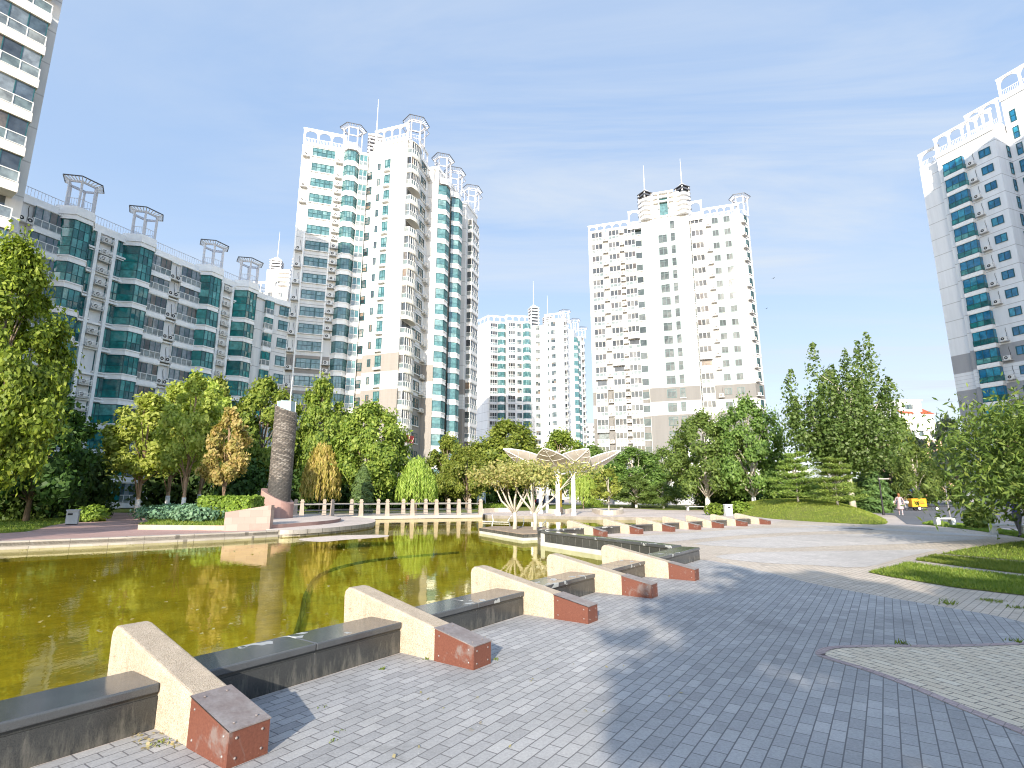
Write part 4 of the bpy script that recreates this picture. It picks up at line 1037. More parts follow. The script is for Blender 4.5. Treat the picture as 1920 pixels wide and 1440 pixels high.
    for px, Y, top, w in ((30, 36, 850, 130), (110, 38, 850, 120), (172, 42, 838, 110), (150, 50, 830, 90), (330, 52, 850, 150), (450, 54, 850, 130), (590, 56, 870, 120), (640, 58, 880, 100), (715, 58, 880, 110), (755, 60, 890, 80), (830, 64, 885, 100), (890, 66, 880, 110), (960, 72, 890, 110), (1335, 62, 905, 90), (1390, 60, 910, 80), (262, 72, 880, 60), (1490, 66, 890, 110), (1560, 70, 885, 110), (1610, 64, 890, 80), (1430, 64, 895, 80)):
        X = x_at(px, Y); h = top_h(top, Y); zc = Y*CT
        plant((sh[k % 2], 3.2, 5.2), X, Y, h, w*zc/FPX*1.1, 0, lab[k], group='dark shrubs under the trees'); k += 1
    # near tree with drooping leaves at the right edge
    pt = make_tree('peach_tree', 111, 'peach', LF_peach, M_bark, 54000, .056, ht=4.6, wid=8.4, cb=.10, trunk=.13, nclump=80)
    plant(pt, 18.2, 15.8, 5.0, 10.6, 0, 'near tree with long drooping leaves at the right edge, above the blue-shirted person', rz=.4)
    # trees behind the camera: their shade lies on the paving, the lawns and the left bank
    for src, x, y, h, w, lb in ((shd[0], 1.15, -12.5, 9.0, 9.2, 'tree behind the photographer whose shade edge crosses the blue-grey paving'), (shd[1], 6.4, -12.0, 9.7, 9.0, 'tree behind the photographer, second of the row, shading the curved tan paving'),
            (shd[0], 11.4, -11.0, 9.8, 9.0, 'tree behind the photographer, third of the row, shading the near right lawn'), (shd[1], 16.8, -10, 11.0, 9.4, 'tree behind the photographer, last of the row, shading the far right lawns'), (shd[0], 5.5, -16.5, 8.6, 11, 'tree in the second row behind the photographer'),
            (pl[0], -24, 4, 10.0, 8.5, 'tree left of the pond outside the frame, shading the left bank lawn'), (pl[1], -33, 9, 11.5, 9, 'second tree left of the pond outside the frame, nearer the left tower')):
        plant(src, x, y, h, w, 0, lb)
    # bushes
    b1 = bush('bush', 121, LF_bush, 1500, .13, 1.0, .9, 1.0)
    plant(b1, -25.2, 33.4, label='round light green bush on the left lawn beside the pink path', rz=0)
    plant(b1, *G(1342, 966), label='leafy light bush left of the white litter bin', rz=1).scale = (1.1, 1, .95)
    plant(b1, *G(1390, 964), label='leafy light bush right of the white litter bin', rz=2).scale = (1.15, 1, 1.05)
    b2 = bush('bush', 125, LF_peach, 900, .16, .75, .7, 1.15); plant(b2, *G(1838, 992), label='bright bush under the drooping near tree, between two stone benches', rz=0)
    b3 = bush('bush', 127, LF_bush, 1500, .16, 3.4, 1.3, 1.2, clumps=14)
    plant(b3, *G(668, 955), label='low wide shrub behind the balustrade under the cypress', rz=0); plant(b3, *G(735, 955), label='low wide shrub behind the balustrade left of the green willow', rz=.5)
    plant(b3, *G(925, 955), label='low bright shrub at the far end of the balustrade', rz=.2).scale = (.8, .8, .6)
    plant(b3, *G(1112, 950), label='clipped low shrub at the foot of the hanging willow', rz=.2).scale = (.6, .6, 1.0)
    jn = bush('juniper', 131, LF_juniper, 5200, .13, 3.2, 2.2, .85, clumps=22)
    plant(jn, *G(352, 972, .25), label='spreading blue-green juniper on the planted bank, left half', z=.22, rz=0); plant(jn, *G(318, 962, .25), label='spreading blue-green juniper among the maple trunks', z=.22, rz=2.2).scale = (.8, .8, .8); plant(jn, *G(398, 975, .25), label='spreading blue-green juniper beside the pink stone wall', z=.22, rz=1.2).scale = (.8, .8, 1)
    # clipped hedge
    R = np.random.default_rng(141); n = 7000
    P = np.stack([R.uniform(-1.35, 1.35, n), R.uniform(-.8, .8, n), R.uniform(0, 1.2, n)], 1)
    ax = R.integers(0, 3, n); sg = R.choice([-1, 1], n)
    P[ax == 0, 0] = sg[ax == 0]*1.35+R.normal(0, .04, (ax == 0).sum()); P[ax == 1, 1] = sg[ax == 1]*.8+R.normal(0, .04, (ax == 1).sum()); P[ax == 2, 2] = 1.2+R.normal(0, .04, (ax == 2).sum())
    N = np.zeros((n, 3)); N[np.arange(n), ax] = np.where(ax == 2, 1, sg); 
    hd = obj('hedge', fast_mesh('hedge', leaves(R, P, N, .12, 1.5, .5), 4, [LF_bush])); hd.location = (-15.1, 29.9, .22)
    tag(hd, 'clipped light green hedge left of the brick column', 'hedge')
    return
def crape(name, seed, loc, label, lean):
    R = np.random.default_rng(seed); root = empty(name, loc, label, 'tree', 'crape myrtles on the pond island')
    mb = MB(); V = []
    mb.tube([(0, 0, -.05), (.03, 0, .35), (.0, 0, .75)], [.12, .09, .10], M_barkp, 8)
    tips = []
    for i, (ang, spread, zz) in enumerate(lean):
        e = np.array((spread*math.cos(ang), spread*math.sin(ang), zz)); m = e*.45+np.array((0, 0, .25))+R.normal(0, .05, 3)
        mb.tube([(0, 0, .68), tuple(m), tuple(e)], [.06, .045, .018], M_barkp, 6)
        for j in range(4):
            q = m+(e-m)*(.3+.2*j); t = e+R.normal(0, 1, 3)*np.array((.36, .36, .13))+np.array((0, 0, .05)); mb.tube([tuple(q), tuple((q+t)/2+R.normal(0, .05, 3)), tuple(t)], [.02, .014, .005], M_barkp, 4); tips.append(t)
    for t in tips:
        k = 115; P = t+R.normal(0, 1, (k, 3))*np.array((.38, .38, .15)); V.append(leaves(R, P, R.normal(0, 1, (k, 3))+np.array((0, -.3, .4)), .085, 1.8, .5))
    obj('crown', fast_mesh('crown', np.concatenate(V), 4, [LF_crape]), root); mb.obj('trunk', root, smooth=True)
def grass(name, polys, n, h, seed, mat, zf=None):
    R = np.random.default_rng(seed); out = []
    from mathutils.geometry import intersect_point_tri_2d
    tot = 0
    for poly in polys:
        tris = tessellate_polygon([[Vector((x, y, 0)) for x, y in poly]])
        ar = []
        for t in tris:
            a, b, c = [np.array(poly[i]) for i in t]; ar.append(abs((b[0]-a[0])*(c[1]-a[1])-(c[0]-a[0])*(b[1]-a[1]))/2)
        A = sum(ar); tot += A
        for t, s in zip(tris, ar):
            a, b, c = [np.array(poly[i]) for i in t]; k = int(n*s/A/len(polys)) if len(polys) == 1 else int(n*s/A/len(polys))
            u = R.random((k, 1)); v = R.random((k, 1)); f = (u+v) > 1; u[f] = 1-u[f]; v[f] = 1-v[f]
            out.append(a+(b-a)*u+(c-a)*v)
    P = np.concatenate(out); k = len(P); z = np.array([zf(x, y) for x, y in P]) if zf else np.full(k, .015)
    hh = h*R.uniform(.5, 1.3, k); ang = R.random(k)*2*math.pi; w = .011*R.uniform(.7, 1.4, k)*(h/.06); ln = R.normal(0, .45, (k, 2))*hh[:, None]
    V = np.empty((k, 3, 3)); V[:, 0] = np.stack([P[:, 0]-w*np.cos(ang), P[:, 1]-w*np.sin(ang), z], 1); V[:, 1] = np.stack([P[:, 0]+w*np.cos(ang), P[:, 1]+w*np.sin(ang), z], 1)
    V[:, 2] = np.stack([P[:, 0]+ln[:, 0], P[:, 1]+ln[:, 1], z+hh], 1)
    return tag(obj(name, fast_mesh(name, V.reshape(-1, 3), 3, [mat], True)), kind='stuff')
# ================================================================ ground, pond, paving
M_gray = bricks('pavers_blue_grey', [(.315, .31, .305), (.385, .38, .37), (.35, .345, .34), (.445, .435, .42), (.37, .365, .36)], (.15, .145, .145), .2, .1, math.atan2(.83, .56), msize=.005, dirt=.42)
M_tan = bricks('pavers_tan', [(.70, .585, .43), (.77, .655, .49), (.73, .62, .46), (.80, .70, .54)], (.17, .15, .13), .2, .1, math.atan2(-.94, .35), msize=.006, stain=(.3, .27, .23))
M_tan2 = bricks('pavers_tan_strip', [(.50, .42, .335), (.57, .485, .39), (.53, .45, .36), (.61, .53, .435)], (.19, .165, .14), .2, .1, math.atan2(.68, .74), msize=.005, stain=(.3, .27, .23))
M_grayb = bricks('pavers_pale_grey', [(.50, .46, .42), (.56, .52, .475), (.53, .49, .45), (.60, .555, .51)], (.28, .245, .23), .2, .1, .6)
M_edge = bricks('pavers_red_edge', [(.42, .32, .31), (.50, .39, .37), (.46, .355, .34)], (.24, .2, .19), .1, .1, .7)
M_pink = bricks('pavers_pink', [(.42, .26, .22), (.48, .31, .27), (.45, .285, .25)], (.25, .17, .15), .2, .1, .5, stain=(.35, .25, .22))
M_plaza = bricks('pavers_pale', [(.54, .455, .40), (.60, .515, .455), (.57, .485, .43)], (.3, .26, .23), .3, .3, .2, stain=(.35, .32, .29))
M_ston = bricks('bank_stone', [(.40, .36, .315), (.46, .42, .37), (.43, .39, .345)], (.2, .18, .16), 1.1, .35, .6, msize=.012, dirt=.5, stain=(.28, .24, .18))
M_lawn = None
def lawnmat():
    m, nt, b = newmat('lawn'); p = wpos(nt); n1 = noise(nt, 14, 4, .7, p); n2 = noise(nt, .7, 4, .6, p); n3 = noise(nt, 90, 2, .6, p)
    c = ramp(nt, n1, [(.3, (.11, .15, .024)), (.55, (.20, .25, .038)), (.75, (.32, .34, .07))])
    c = mixc(nt, 'MIX', ramp(nt, n2, [(.45, (0, 0, 0)), (.75, (.65, .65, .65))]), c, (.25, .22, .09))
    c = mixc(nt, 'MULTIPLY', 1.0, c, ramp(nt, n3, [(.3, (.6, .6, .6)), (.7, (1.25, 1.25, 1.25))]))
    L(nt, c, b.inputs['Base Color']); b.inputs['Roughness'].default_value = .9; b.inputs['Specular IOR Level'].default_value = .15; bump(nt, b, n3, .8, .04); return m
M_lawn = lawnmat()
M_blade = leafmat('grass_blade', [(.07, .12, .015), (.13, .195, .022), (.215, .27, .04), (.33, .31, .09)], .3)
M_blade2 = leafmat('grass_blade_sunny', [(.11, .17, .02), (.20, .26, .035), (.30, .34, .06), (.42, .39, .13)], .35)
M_asph = simple('asphalt', (.13, .135, .15), .85, var=.15, scale=.5, fine=80, bmp=.3)
M_soil = simple('soil', (.30, .23, .17), .95, var=.3, scale=2, bmp=.5)
E1 = Vector((.584, .812)); P1v = Vector((-.812, .584)); S0 = Vector((-2.5, 4.15))
E2 = Vector((.766, .643)); P2v = Vector((-.643, .766)); C0 = Vector((3.68, 21.66))
def near(a, b): v = S0 + E1*a + P1v*b; return (v.x, v.y)
def far_(a, b): v = C0 + E2*a + P2v*(b+.98); return (v.x, v.y)
BI = near(12.25, .44); AA = (1.1, 20.4)
POND = [near(-9.5, .43), BI, AA, (1.02, 20.95), far_(-2.3, .43), far_(6.75, .43), (9.4, 31), (11.3, 39.6), (5, 41.2), (-1.9, 43.2), (-2.2, 45.2), (-14.6, 41.0), (-11.6, 38.4), (-9.1, 35.5), (-7.8, 30.6), (-8.5, 27.1), (-9.5, 25.2), (-10.3, 24.75), (-11.0, 23.9), (-14.3, 20.9), (-17.2, 18.9), (-22, 15), (-29, 7), (-30, -3)]
WZ = -.22
def build_ground():
    big = [(-700, -300), (700, -300), (700, 900), (-700, 900)]
    sheet('ground', big, 0.0, M_plaza, holes=[POND])
    bed = POND
    m, nt, b = newmat('pond_floor'); p = wpos(nt); n1 = noise(nt, .5, 5, .65, p); n2 = noise(nt, 3.5, 4, .7, p); n3 = noise(nt, 22, 3, .7, p)
    f = math_(nt, 'ADD', math_(nt, 'MULTIPLY', n1, .5), math_(nt, 'ADD', math_(nt, 'MULTIPLY', n2, .3), math_(nt, 'MULTIPLY', n3, .2)))
    c = ramp(nt, f, [(.34, (.185, .145, .025)), (.5, (.45, .325, .04)), (.64, (.64, .475, .08))])
    L(nt, c, b.inputs['Base Color']); b.inputs['Roughness'].default_value = .9
    sheet('pond_floor', bed, -.62, m)
    # bank walls under the rim
    M_bankw = simple('bank_wall', (.24, .215, .18), .85, var=.35, scale=1.5)
    mb = MB(); n = len(POND)
    a = sum(POND[i][0]*POND[(i+1) % n][1]-POND[(i+1) % n][0]*POND[i][1] for i in range(n))
    for i in range(n):
        p, q = POND[i], POND[(i+1) % n]
        vs = [(p[0], p[1], -.62), (q[0], q[1], -.62), (q[0], q[1], 0), (p[0], p[1], 0)]
        mb.add(vs, [(3, 2, 1, 0)] if a < 0 else [(0, 1, 2, 3)], M_bankw)
    tag(mb.obj('pond_bank'), kind='structure')
    # water
    m, nt, b = newmat('pond_water'); out = [x for x in nt.nodes if x.type == 'OUTPUT_MATERIAL'][0]; nt.nodes.remove(b)
    p = wpos(nt); v = mapping(nt, p, sc=(1, .55, 1), rot=(0, 0, .5))
    h = math_(nt, 'ADD', noise(nt, 2.2, 3, .5, v), math_(nt, 'MULTIPLY', noise(nt, 9, 3, .55, v), .3))
    bp = nd(nt, 'ShaderNodeBump', Strength=.055, Distance=.05); L(nt, h, bp.inputs['Height'])
    gm = nt.nodes.new('ShaderNodeNewGeometry'); dt = nt.nodes.new('ShaderNodeVectorMath'); dt.operation = 'DOT_PRODUCT'; L(nt, gm.outputs['Incoming'], dt.inputs[0]); L(nt, bp.outputs[0], dt.inputs[1])
    co_ = math_(nt, 'SUBTRACT', 1.0, math_(nt, 'ABSOLUTE', dt.outputs['Value'])); fac = math_(nt, 'MULTIPLY_ADD', math_(nt, 'POWER', co_, 5.0), .93, .05)
    gl = nd(nt, 'ShaderNodeBsdfGlossy', Roughness=.012); gl.inputs['Color'].default_value = (.93, .92, .72, 1); L(nt, bp.outputs[0], gl.inputs['Normal'])
    tr = nt.nodes.new('ShaderNodeBsdfTransparent'); tr.inputs[0].default_value = (.77, .77, .36, 1)
    mx = nt.nodes.new('ShaderNodeMixShader'); L(nt, fac, mx.inputs[0]); L(nt, tr.outputs[0], mx.inputs[1]); L(nt, gl.outputs[0], mx.inputs[2]); L(nt, mx.outputs[0], out.inputs[0])
    sheet('pond_water', POND, WZ, m)
    # plaza paving on the near side
    inner = [near(-9.5, -.01), near(12.36, -.01)]
    strip = [(5.1, 13.3), (5.35, 11.9), (5.47, 10.6), (5.80, 9.45), (6.2, 8.48), (6.48, 7.8), (6.5, 7.3), (6.3, 6.85)]
    tann = [(5.64, 6.43), (4.73, 6.32), (4.04, 6.32), (3.49, 6.28), (3.23, 6.15), (3.09, 5.96), (3.13, 5.74), (3.26, 5.45), (3.35, 5.02), (3.4, 4.53), (3.46, 4.07), (3.55, 3.0), (3.8, -1), (4.2, -9)]
    sheet('grey_paving', inner + smooth_open(strip, 3) + smooth_open(tann, 3) + [(-12, -9)], .004, M_gray)
    tpoly = smooth_open(tann, 3)
    sheet('tan_paving', tpoly + [(30, -9), (30, 2), (12, 4.4), (8.6, 6.2), (6.9, 7.0), (6.3, 6.85)], .004, M_tan)
    # brick edge between them
    mb = MB(); w = .11
    for pl, sgn in ((tpoly, 1),):
        for p, q in zip(pl, pl[1:]):
            d = Vector((q[0]-p[0], q[1]-p[1])); 
            if d.length < 1e-4: continue
            nrm = Vector((-d.y, d.x)).normalized()*w*.8
            mb.add([(p[0], p[1], .008), (q[0], q[1], .008), (q[0]+nrm.x, q[1]+nrm.y, .008), (p[0]+nrm.x, p[1]+nrm.y, .008)], [(0, 1, 2, 3)], M_edge)
    o = mb.obj('brick_edging'); tag(o, kind='structure')
    up = smooth_open(strip, 3)
    sheet('tan_strip', up + [(6.9, 7.0), (8.6, 6.2), (12, 4.4), (22, 3), (24, 20), (19.6, 30), (18.3, 32.2), (17.5, 35.7), (14.4, 31.1), (4.3, 22.0), (3.05, 22.3), far_(-2.45, 0), (1.5, 20.4), near(12.36, 0), near(12.36, -.3)], .004, M_tan2)
    for i, pp in enumerate(([(1118, 1012), (1150, 1008.5), (1240, 1003), (1340, 996), (1440, 990), (1560, 990), (1640, 993), (1480, 999), (1360, 1006), (1260, 1016), (1180, 1021)],
               [(1300, 1020), (1400, 1010), (1520, 1003), (1640, 1002), (1760, 1005), (1850, 1010), (1700, 1020), (1560, 1024), (1450, 1028)],
               [(1340, 1044), (1420, 1036), (1540, 1034), (1680, 1032), (1760, 1030), (1690, 1046), (1620, 1064), (1520, 1060), (1420, 1055)], [(1480, 984), (1600, 988), (1740, 996), (1880, 1006), (1800, 1004), (1650, 994), (1540, 989)])):
        sheet('grey_paving_band', smooth_closed([G(*q) for q in pp], 3), .008, M_grayb)
    # left bank promenade, path and rims
    bank = [(-30, -3), (-29, 7), (-22, 15), (-17.2, 18.9), (-14.3, 20.9), (-11.0, 23.9), (-10.3, 24.75)]
    outer = [(-34, -3), (-33.5, 9), (-26, 17.5), (-22.2, 22.6), (-21.0, 24.4)]
    sheet('promenade', bank + [(-10.2, 27), (-13, 25.6), (-17.4, 26.0)] + outer[::-1], .004, M_pink)
    sheet('path', smooth_open([(-21.0, 24.4), (-23.6, 28.6), (-26.2, 33.6), (-33, 45), (-44, 62), (-58, 81)], 3) + [(-60, 92)] + smooth_open([(-60, 91), (-41, 61), (-31, 45.5), (-23.2, 35.7), (-18.6, 28.6), (-17.4, 26.0)], 3), .008, M_pink)
    kb = MB()
    for p, q in zip(bank, bank[1:]):
        d = Vector((q[0]-p[0], q[1]-p[1])).normalized(); nn = Vector((-d.y, d.x))*.42
        kb.prism([p, q, (q[0]+nn.x, q[1]+nn.y), (p[0]+nn.x, p[1]+nn.y)], -.10, .05, M_ston)
        mm = -nn*.09
        kb.prism([(p[0]+mm.x, p[1]+mm.y), (q[0]+mm.x, q[1]+mm.y), (q[0]-mm.x*.2, q[1]-mm.y*.2), (p[0]-mm.x*.2, p[1]-mm.y*.2)], -.62, -.14, M_ston)
    tag(kb.obj('pond_kerb'), kind='structure')
    ll = smooth_open([(-22.2, 22.6), (-21.2, 24.5), (-23.8, 28.8), (-26.4, 33.8), (-33.2, 45.2)], 3) + [(-44, 62), (-60, 60), (-60, 9), (-33.5, 9), (-26, 17.5)]
    sheet('lawn', ll, .012, M_lawn)
    grass('grass', [[(-22.2, 22.8), (-21.4, 24.6), (-24, 29), (-26.6, 34), (-33, 44), (-40, 40), (-32, 24), (-26, 18)]], 26000, .09, 3, M_blade)
    # planted bank behind the pink wall
    pb = [(-17.35, 26.0), (-12.8, 25.3), (-12.6, 27), (-14.5, 31.3), (-16, 33.5), (-18, 46), (-31, 46), (-23.2, 35.9), (-18.7, 28.8)]
    mb = MB(); mb.prism(pb, 0, .22, simple('planter_kerb', (.46, .35, .27), .8, var=.2, scale=2), M_lawn); tag(mb.obj('planted_bank'), kind='structure')
    grass('grass', [pb], 15000, .1, 4, M_blade, lambda x, y: .222)
    # far lawns
    sheet('lawn', [(-60, 52), (-20, 48), (-17, 47), (-3, 49.5), (-2, 54), (4, 57), (9.5, 66), (14, 66), (15.5, 58), (20, 58), (24, 62), (30, 80), (14, 90), (-60, 95)], .012, M_lawn)
    for nm, poly in (('lawn_right', [(7.42, 11.86), (8.7, 12.85), (9.35, 13.45), (9.62, 12.4), (10.1, 11.0), (11.7, 5.4), (10.4, 3.6), (8.3, 9.1), (7.72, 10.0), (7.46, 11.2)]),
                     ('lawn_right', [(9.95, 14.0), (11.3, 15.15), (11.9, 14.2), (12.4, 12.3), (14.2, 6.2), (12.4, 5.2), (10.55, 11.2), (10.12, 12.9)]), ('lawn_right', [(11.75, 15.5), (14, 17.2), (17.8, 19.6), (22, 17), (21, 8), (14.7, 6.4), (12.8, 12.4), (12.2, 14.6)])):
        sheet('lawn', poly, .012, M_lawn); grass('grass', [poly], 26000, .055, hash(nm) % 7+len(poly), M_blade)
    sheet('verge', smooth_closed([G(*q) for q in ((1728, 983), (1790, 990), (1850, 998), (1925, 1010), (1990, 1020), (1990, 1005), (1900, 995), (1800, 983), (1745, 977))], 2), .012, M_lawn)
    grass('grass', [[G(*q) for q in ((1730, 983), (1790, 990), (1850, 998), (1925, 1010), (1925, 1001), (1880, 995), (1800, 983), (1745, 978))]], 9000, .08, 9, M_blade)
    sheet('road', [(21.5, 30.5), (26, 24), (36, 20), (70, 18), (110, 60), (110, 110), (52, 110), (37, 62), (30.5, 46), (29.5, 43)], .008, M_asph)
    # low mound
    global MOUND, MC
    mb = MB(); K = 14; nn = len(MOUND); R = random.Random(2)
    for r in range(K+1):
        for p in MOUND:
            t = 1-r/K; x = MC[0]+(p[0]-MC[0])*t; y = MC[1]+(p[1]-MC[1])*t; mb.v.append((x, y, mound_h(t)+.006))
    for r in range(K):
        for i in range(nn): mb.f.append((r*nn+i, r*nn+(i+1) % nn, (r+1)*nn+(i+1) % nn, (r+1)*nn+i)); mb.m.append(0)
    mb.mats = [M_lawn]; o = mb.obj('lawn_mound', smooth=True); tag(o, kind='structure')
    grass('grass', [MOUND], 42000, .08, 12, M_blade2, mound_z)
MOUND = smooth_closed([(17.6, 39.8), (17.5, 35.6), (18.3, 32.2), (19.6, 30.2), (21.6, 32.2), (25.3, 38.2), (29.3, 46), (34.5, 60), (31, 68), (24, 64), (20, 52)], 4); MC = (24.5, 47)
def mound_h(t): return 1.2*max(0, 1-t**2.2)
def mound_z(x, y):
    dx, dy = x-MC[0], y-MC[1]; r = math.hypot(dx, dy)
    if r < 1e-6: return mound_h(0)
    best = None
    for p, q in zip(MOUND, MOUND[1:]+MOUND[:1]):
        ax, ay = p[0]-MC[0], p[1]-MC[1]; bx, by = q[0]-p[0], q[1]-p[1]
        den = dx*by-dy*bx
        if abs(den) < 1e-9: continue
        t = (ax*by-ay*bx)/den; u = (ax*dy-ay*dx)/den
        if t > 0 and -1e-6 <= u <= 1+1e-6: best = t if best is None else min(best, t)
    return mound_h(min(1, 1/best)) + .006 if best and 1/best < 1 else .006
# ================================================================ stone dividers, granite benches, walls round the pond
def conc():
    m, nt, b = newmat('cream_pebbledash'); v = ocoord(nt); n1 = noise(nt, 120, 3, .7, v); n2 = noise(nt, 2.5, 5, .65, v); n3 = noise(nt, 9, 4, .6, v)
    c = ramp(nt, n1, [(.35, (.32, .255, .185)), (.5, (.50, .415, .315)), (.7, (.64, .555, .44))])
    c = mixc(nt, 'MIX', ramp(nt, n2, [(.55, (0, 0, 0)), (.8, (.55, .55, .55))]), c, (.36, .29, .23))
    c = mixc(nt, 'MULTIPLY', 1.0, c, ramp(nt, n3, [(.3, (.86, .85, .83)), (.7, (1.08, 1.08, 1.08))]))
    crk = nd(nt, 'ShaderNodeTexVoronoi', _feature='DISTANCE_TO_EDGE', Scale=1.6); L(nt, mapping(nt, mixc(nt, 'ADD', .12, v, (0, 0, 0)), sc=(1, 1, 1)), crk.inputs['Vector'])
    dr = noise(nt, 5, 5, .7, mapping(nt, v, sc=(1.6, 1, .16))); oi = nt.nodes.new('ShaderNodeObjectInfo'); rr = noise(nt, 1.7, 4, .6, mapping(nt, v, loc=(0, 0, 0)))
    c = mixc(nt, 'MIX', ramp(nt, dr, [(.56, (0, 0, 0)), (.72, (.45, .45, .45))]), c, (.27, .215, .16))
    L(nt, c, b.inputs['Base Color']); b.inputs['Roughness'].default_value = .88; b.inputs['Specular IOR Level'].default_value = .25; bump(nt, b, n1, .9, .01); return m
def rusty():
    m, nt, b = newmat('rusty_red_plate'); v = ocoord(nt); n1 = noise(nt, 3.2, 5, .7, v, .6); n2 = noise(nt, 60, 3, .6, v); oi = nt.nodes.new('ShaderNodeObjectInfo')
    c = ramp(nt, n2, [(.3, (.125, .043, .027)), (.7, (.175, .064, .04))])
    wear = math_(nt, 'ADD', n1, math_(nt, 'MULTIPLY_ADD', oi.outputs['Random'], .22, -.17))
    c = mixc(nt, 'MIX', ramp(nt, wear, [(.56, (0, 0, 0)), (.66, (.75, .75, .75))]), c, (.2, .165, .15))
    c = mixc(nt, 'MIX', ramp(nt, noise(nt, 30, 4, .75, v), [(.66, (0, 0, 0)), (.74, (.35, .35, .35))]), c, (.38, .28, .22))
    L(nt, c, b.inputs['Base Color']); b.inputs['Roughness'].default_value = .5; b.inputs['Specular IOR Level'].default_value = .45; return m
def plate():
    m, nt, b = newmat('worn_grey_plate'); v = ocoord(nt); n1 = noise(nt, 5, 5, .7, v); n2 = noise(nt, 50, 3, .6, v)
    c = ramp(nt, n1, [(.3, (.17, .13, .12)), (.55, (.25, .22, .21)), (.75, (.33, .31, .30))]); c = mixc(nt, 'MULTIPLY', 1.0, c, ramp(nt, n2, [(.3, (.88, .88, .88)), (.7, (1.1, 1.1, 1.1))]))
    L(nt, c, b.inputs['Base Color']); b.inputs['Roughness'].default_value = .45; b.inputs['Metallic'].default_value = .15; return m
def granite(name, lo, hi, rough, lichen=0.0, lime=0.0):
    m, nt, b = newmat(name); p = wpos(nt); n1 = noise(nt, 220, 2, .6, p); n2 = noise(nt, 1.4, 4, .6, p)
    c = ramp(nt, n1, [(.3, lo), (.7, hi)]); c = mixc(nt, 'MULTIPLY', 1.0, c, ramp(nt, n2, [(.3, (.75, .75, .75)), (.7, (1.3, 1.3, 1.3))]))
    r = None
    if lichen:
        q = noise(nt, 5.5, 2, .4, p, .3); w = noise(nt, .75, 2, .4, mapping(nt, p, loc=(3.1, 1.7, 0)))
        f = math_(nt, 'MULTIPLY', math_(nt, 'GREATER_THAN', q, .60), math_(nt, 'GREATER_THAN', w, .53))
        c = mixc(nt, 'MIX', math_(nt, 'MULTIPLY', f, .75), c, (.46, .47, .45)); r = math_(nt, 'MULTIPLY_ADD', f, .5, rough)
    if lime:
        sep = nt.nodes.new('ShaderNodeSeparateXYZ'); L(nt, p, sep.inputs[0]); q = noise(nt, 9, 6, .75, mapping(nt, p, sc=(1, 1, .22)))
        f = ramp(nt, math_(nt, 'SUBTRACT', q, math_(nt, 'MULTIPLY', sep.outputs[2], .9)), [(.40, (0, 0, 0)), (.62, (1, 1, 1))])
        c = mixc(nt, 'MIX', math_(nt, 'MULTIPLY', f, lime), c, (.23, .215, .18))
    L(nt, c, b.inputs['Base Color']); b.inputs['Specular IOR Level'].default_value = .5
    if r is not None: L(nt, r, b.inputs['Roughness'])
    else: b.inputs['Roughness'].default_value = rough
    return m
M_conc = conc(); M_rusty = rusty(); M_plate = plate()
M_gseat = granite('granite_seat', (.05, .054, .058), (.095, .10, .105), .14, lichen=1.0)
M_gtile = granite('granite_front', (.025, .027, .028), (.06, .062, .06), .22, lime=.45)
M_tile = granite('wall_tile', (.03, .032, .032), (.075, .078, .074), .25, lime=.0)
M_grout = simple('grout', (.42, .41, .38), .9); M_plinth = simple('plinth_stone', (.50, .50, .48), .8, var=.2, scale=3)
M_pinks = bricks('pink_granite', [(.33, .20, .17), (.38, .24, .205), (.355, .22, .185), (.315, .19, .165)], (.36, .25, .21), .6, .45, 0, msize=.003, dirt=.2, bmp=.1, stain=(.4, .28, .23))
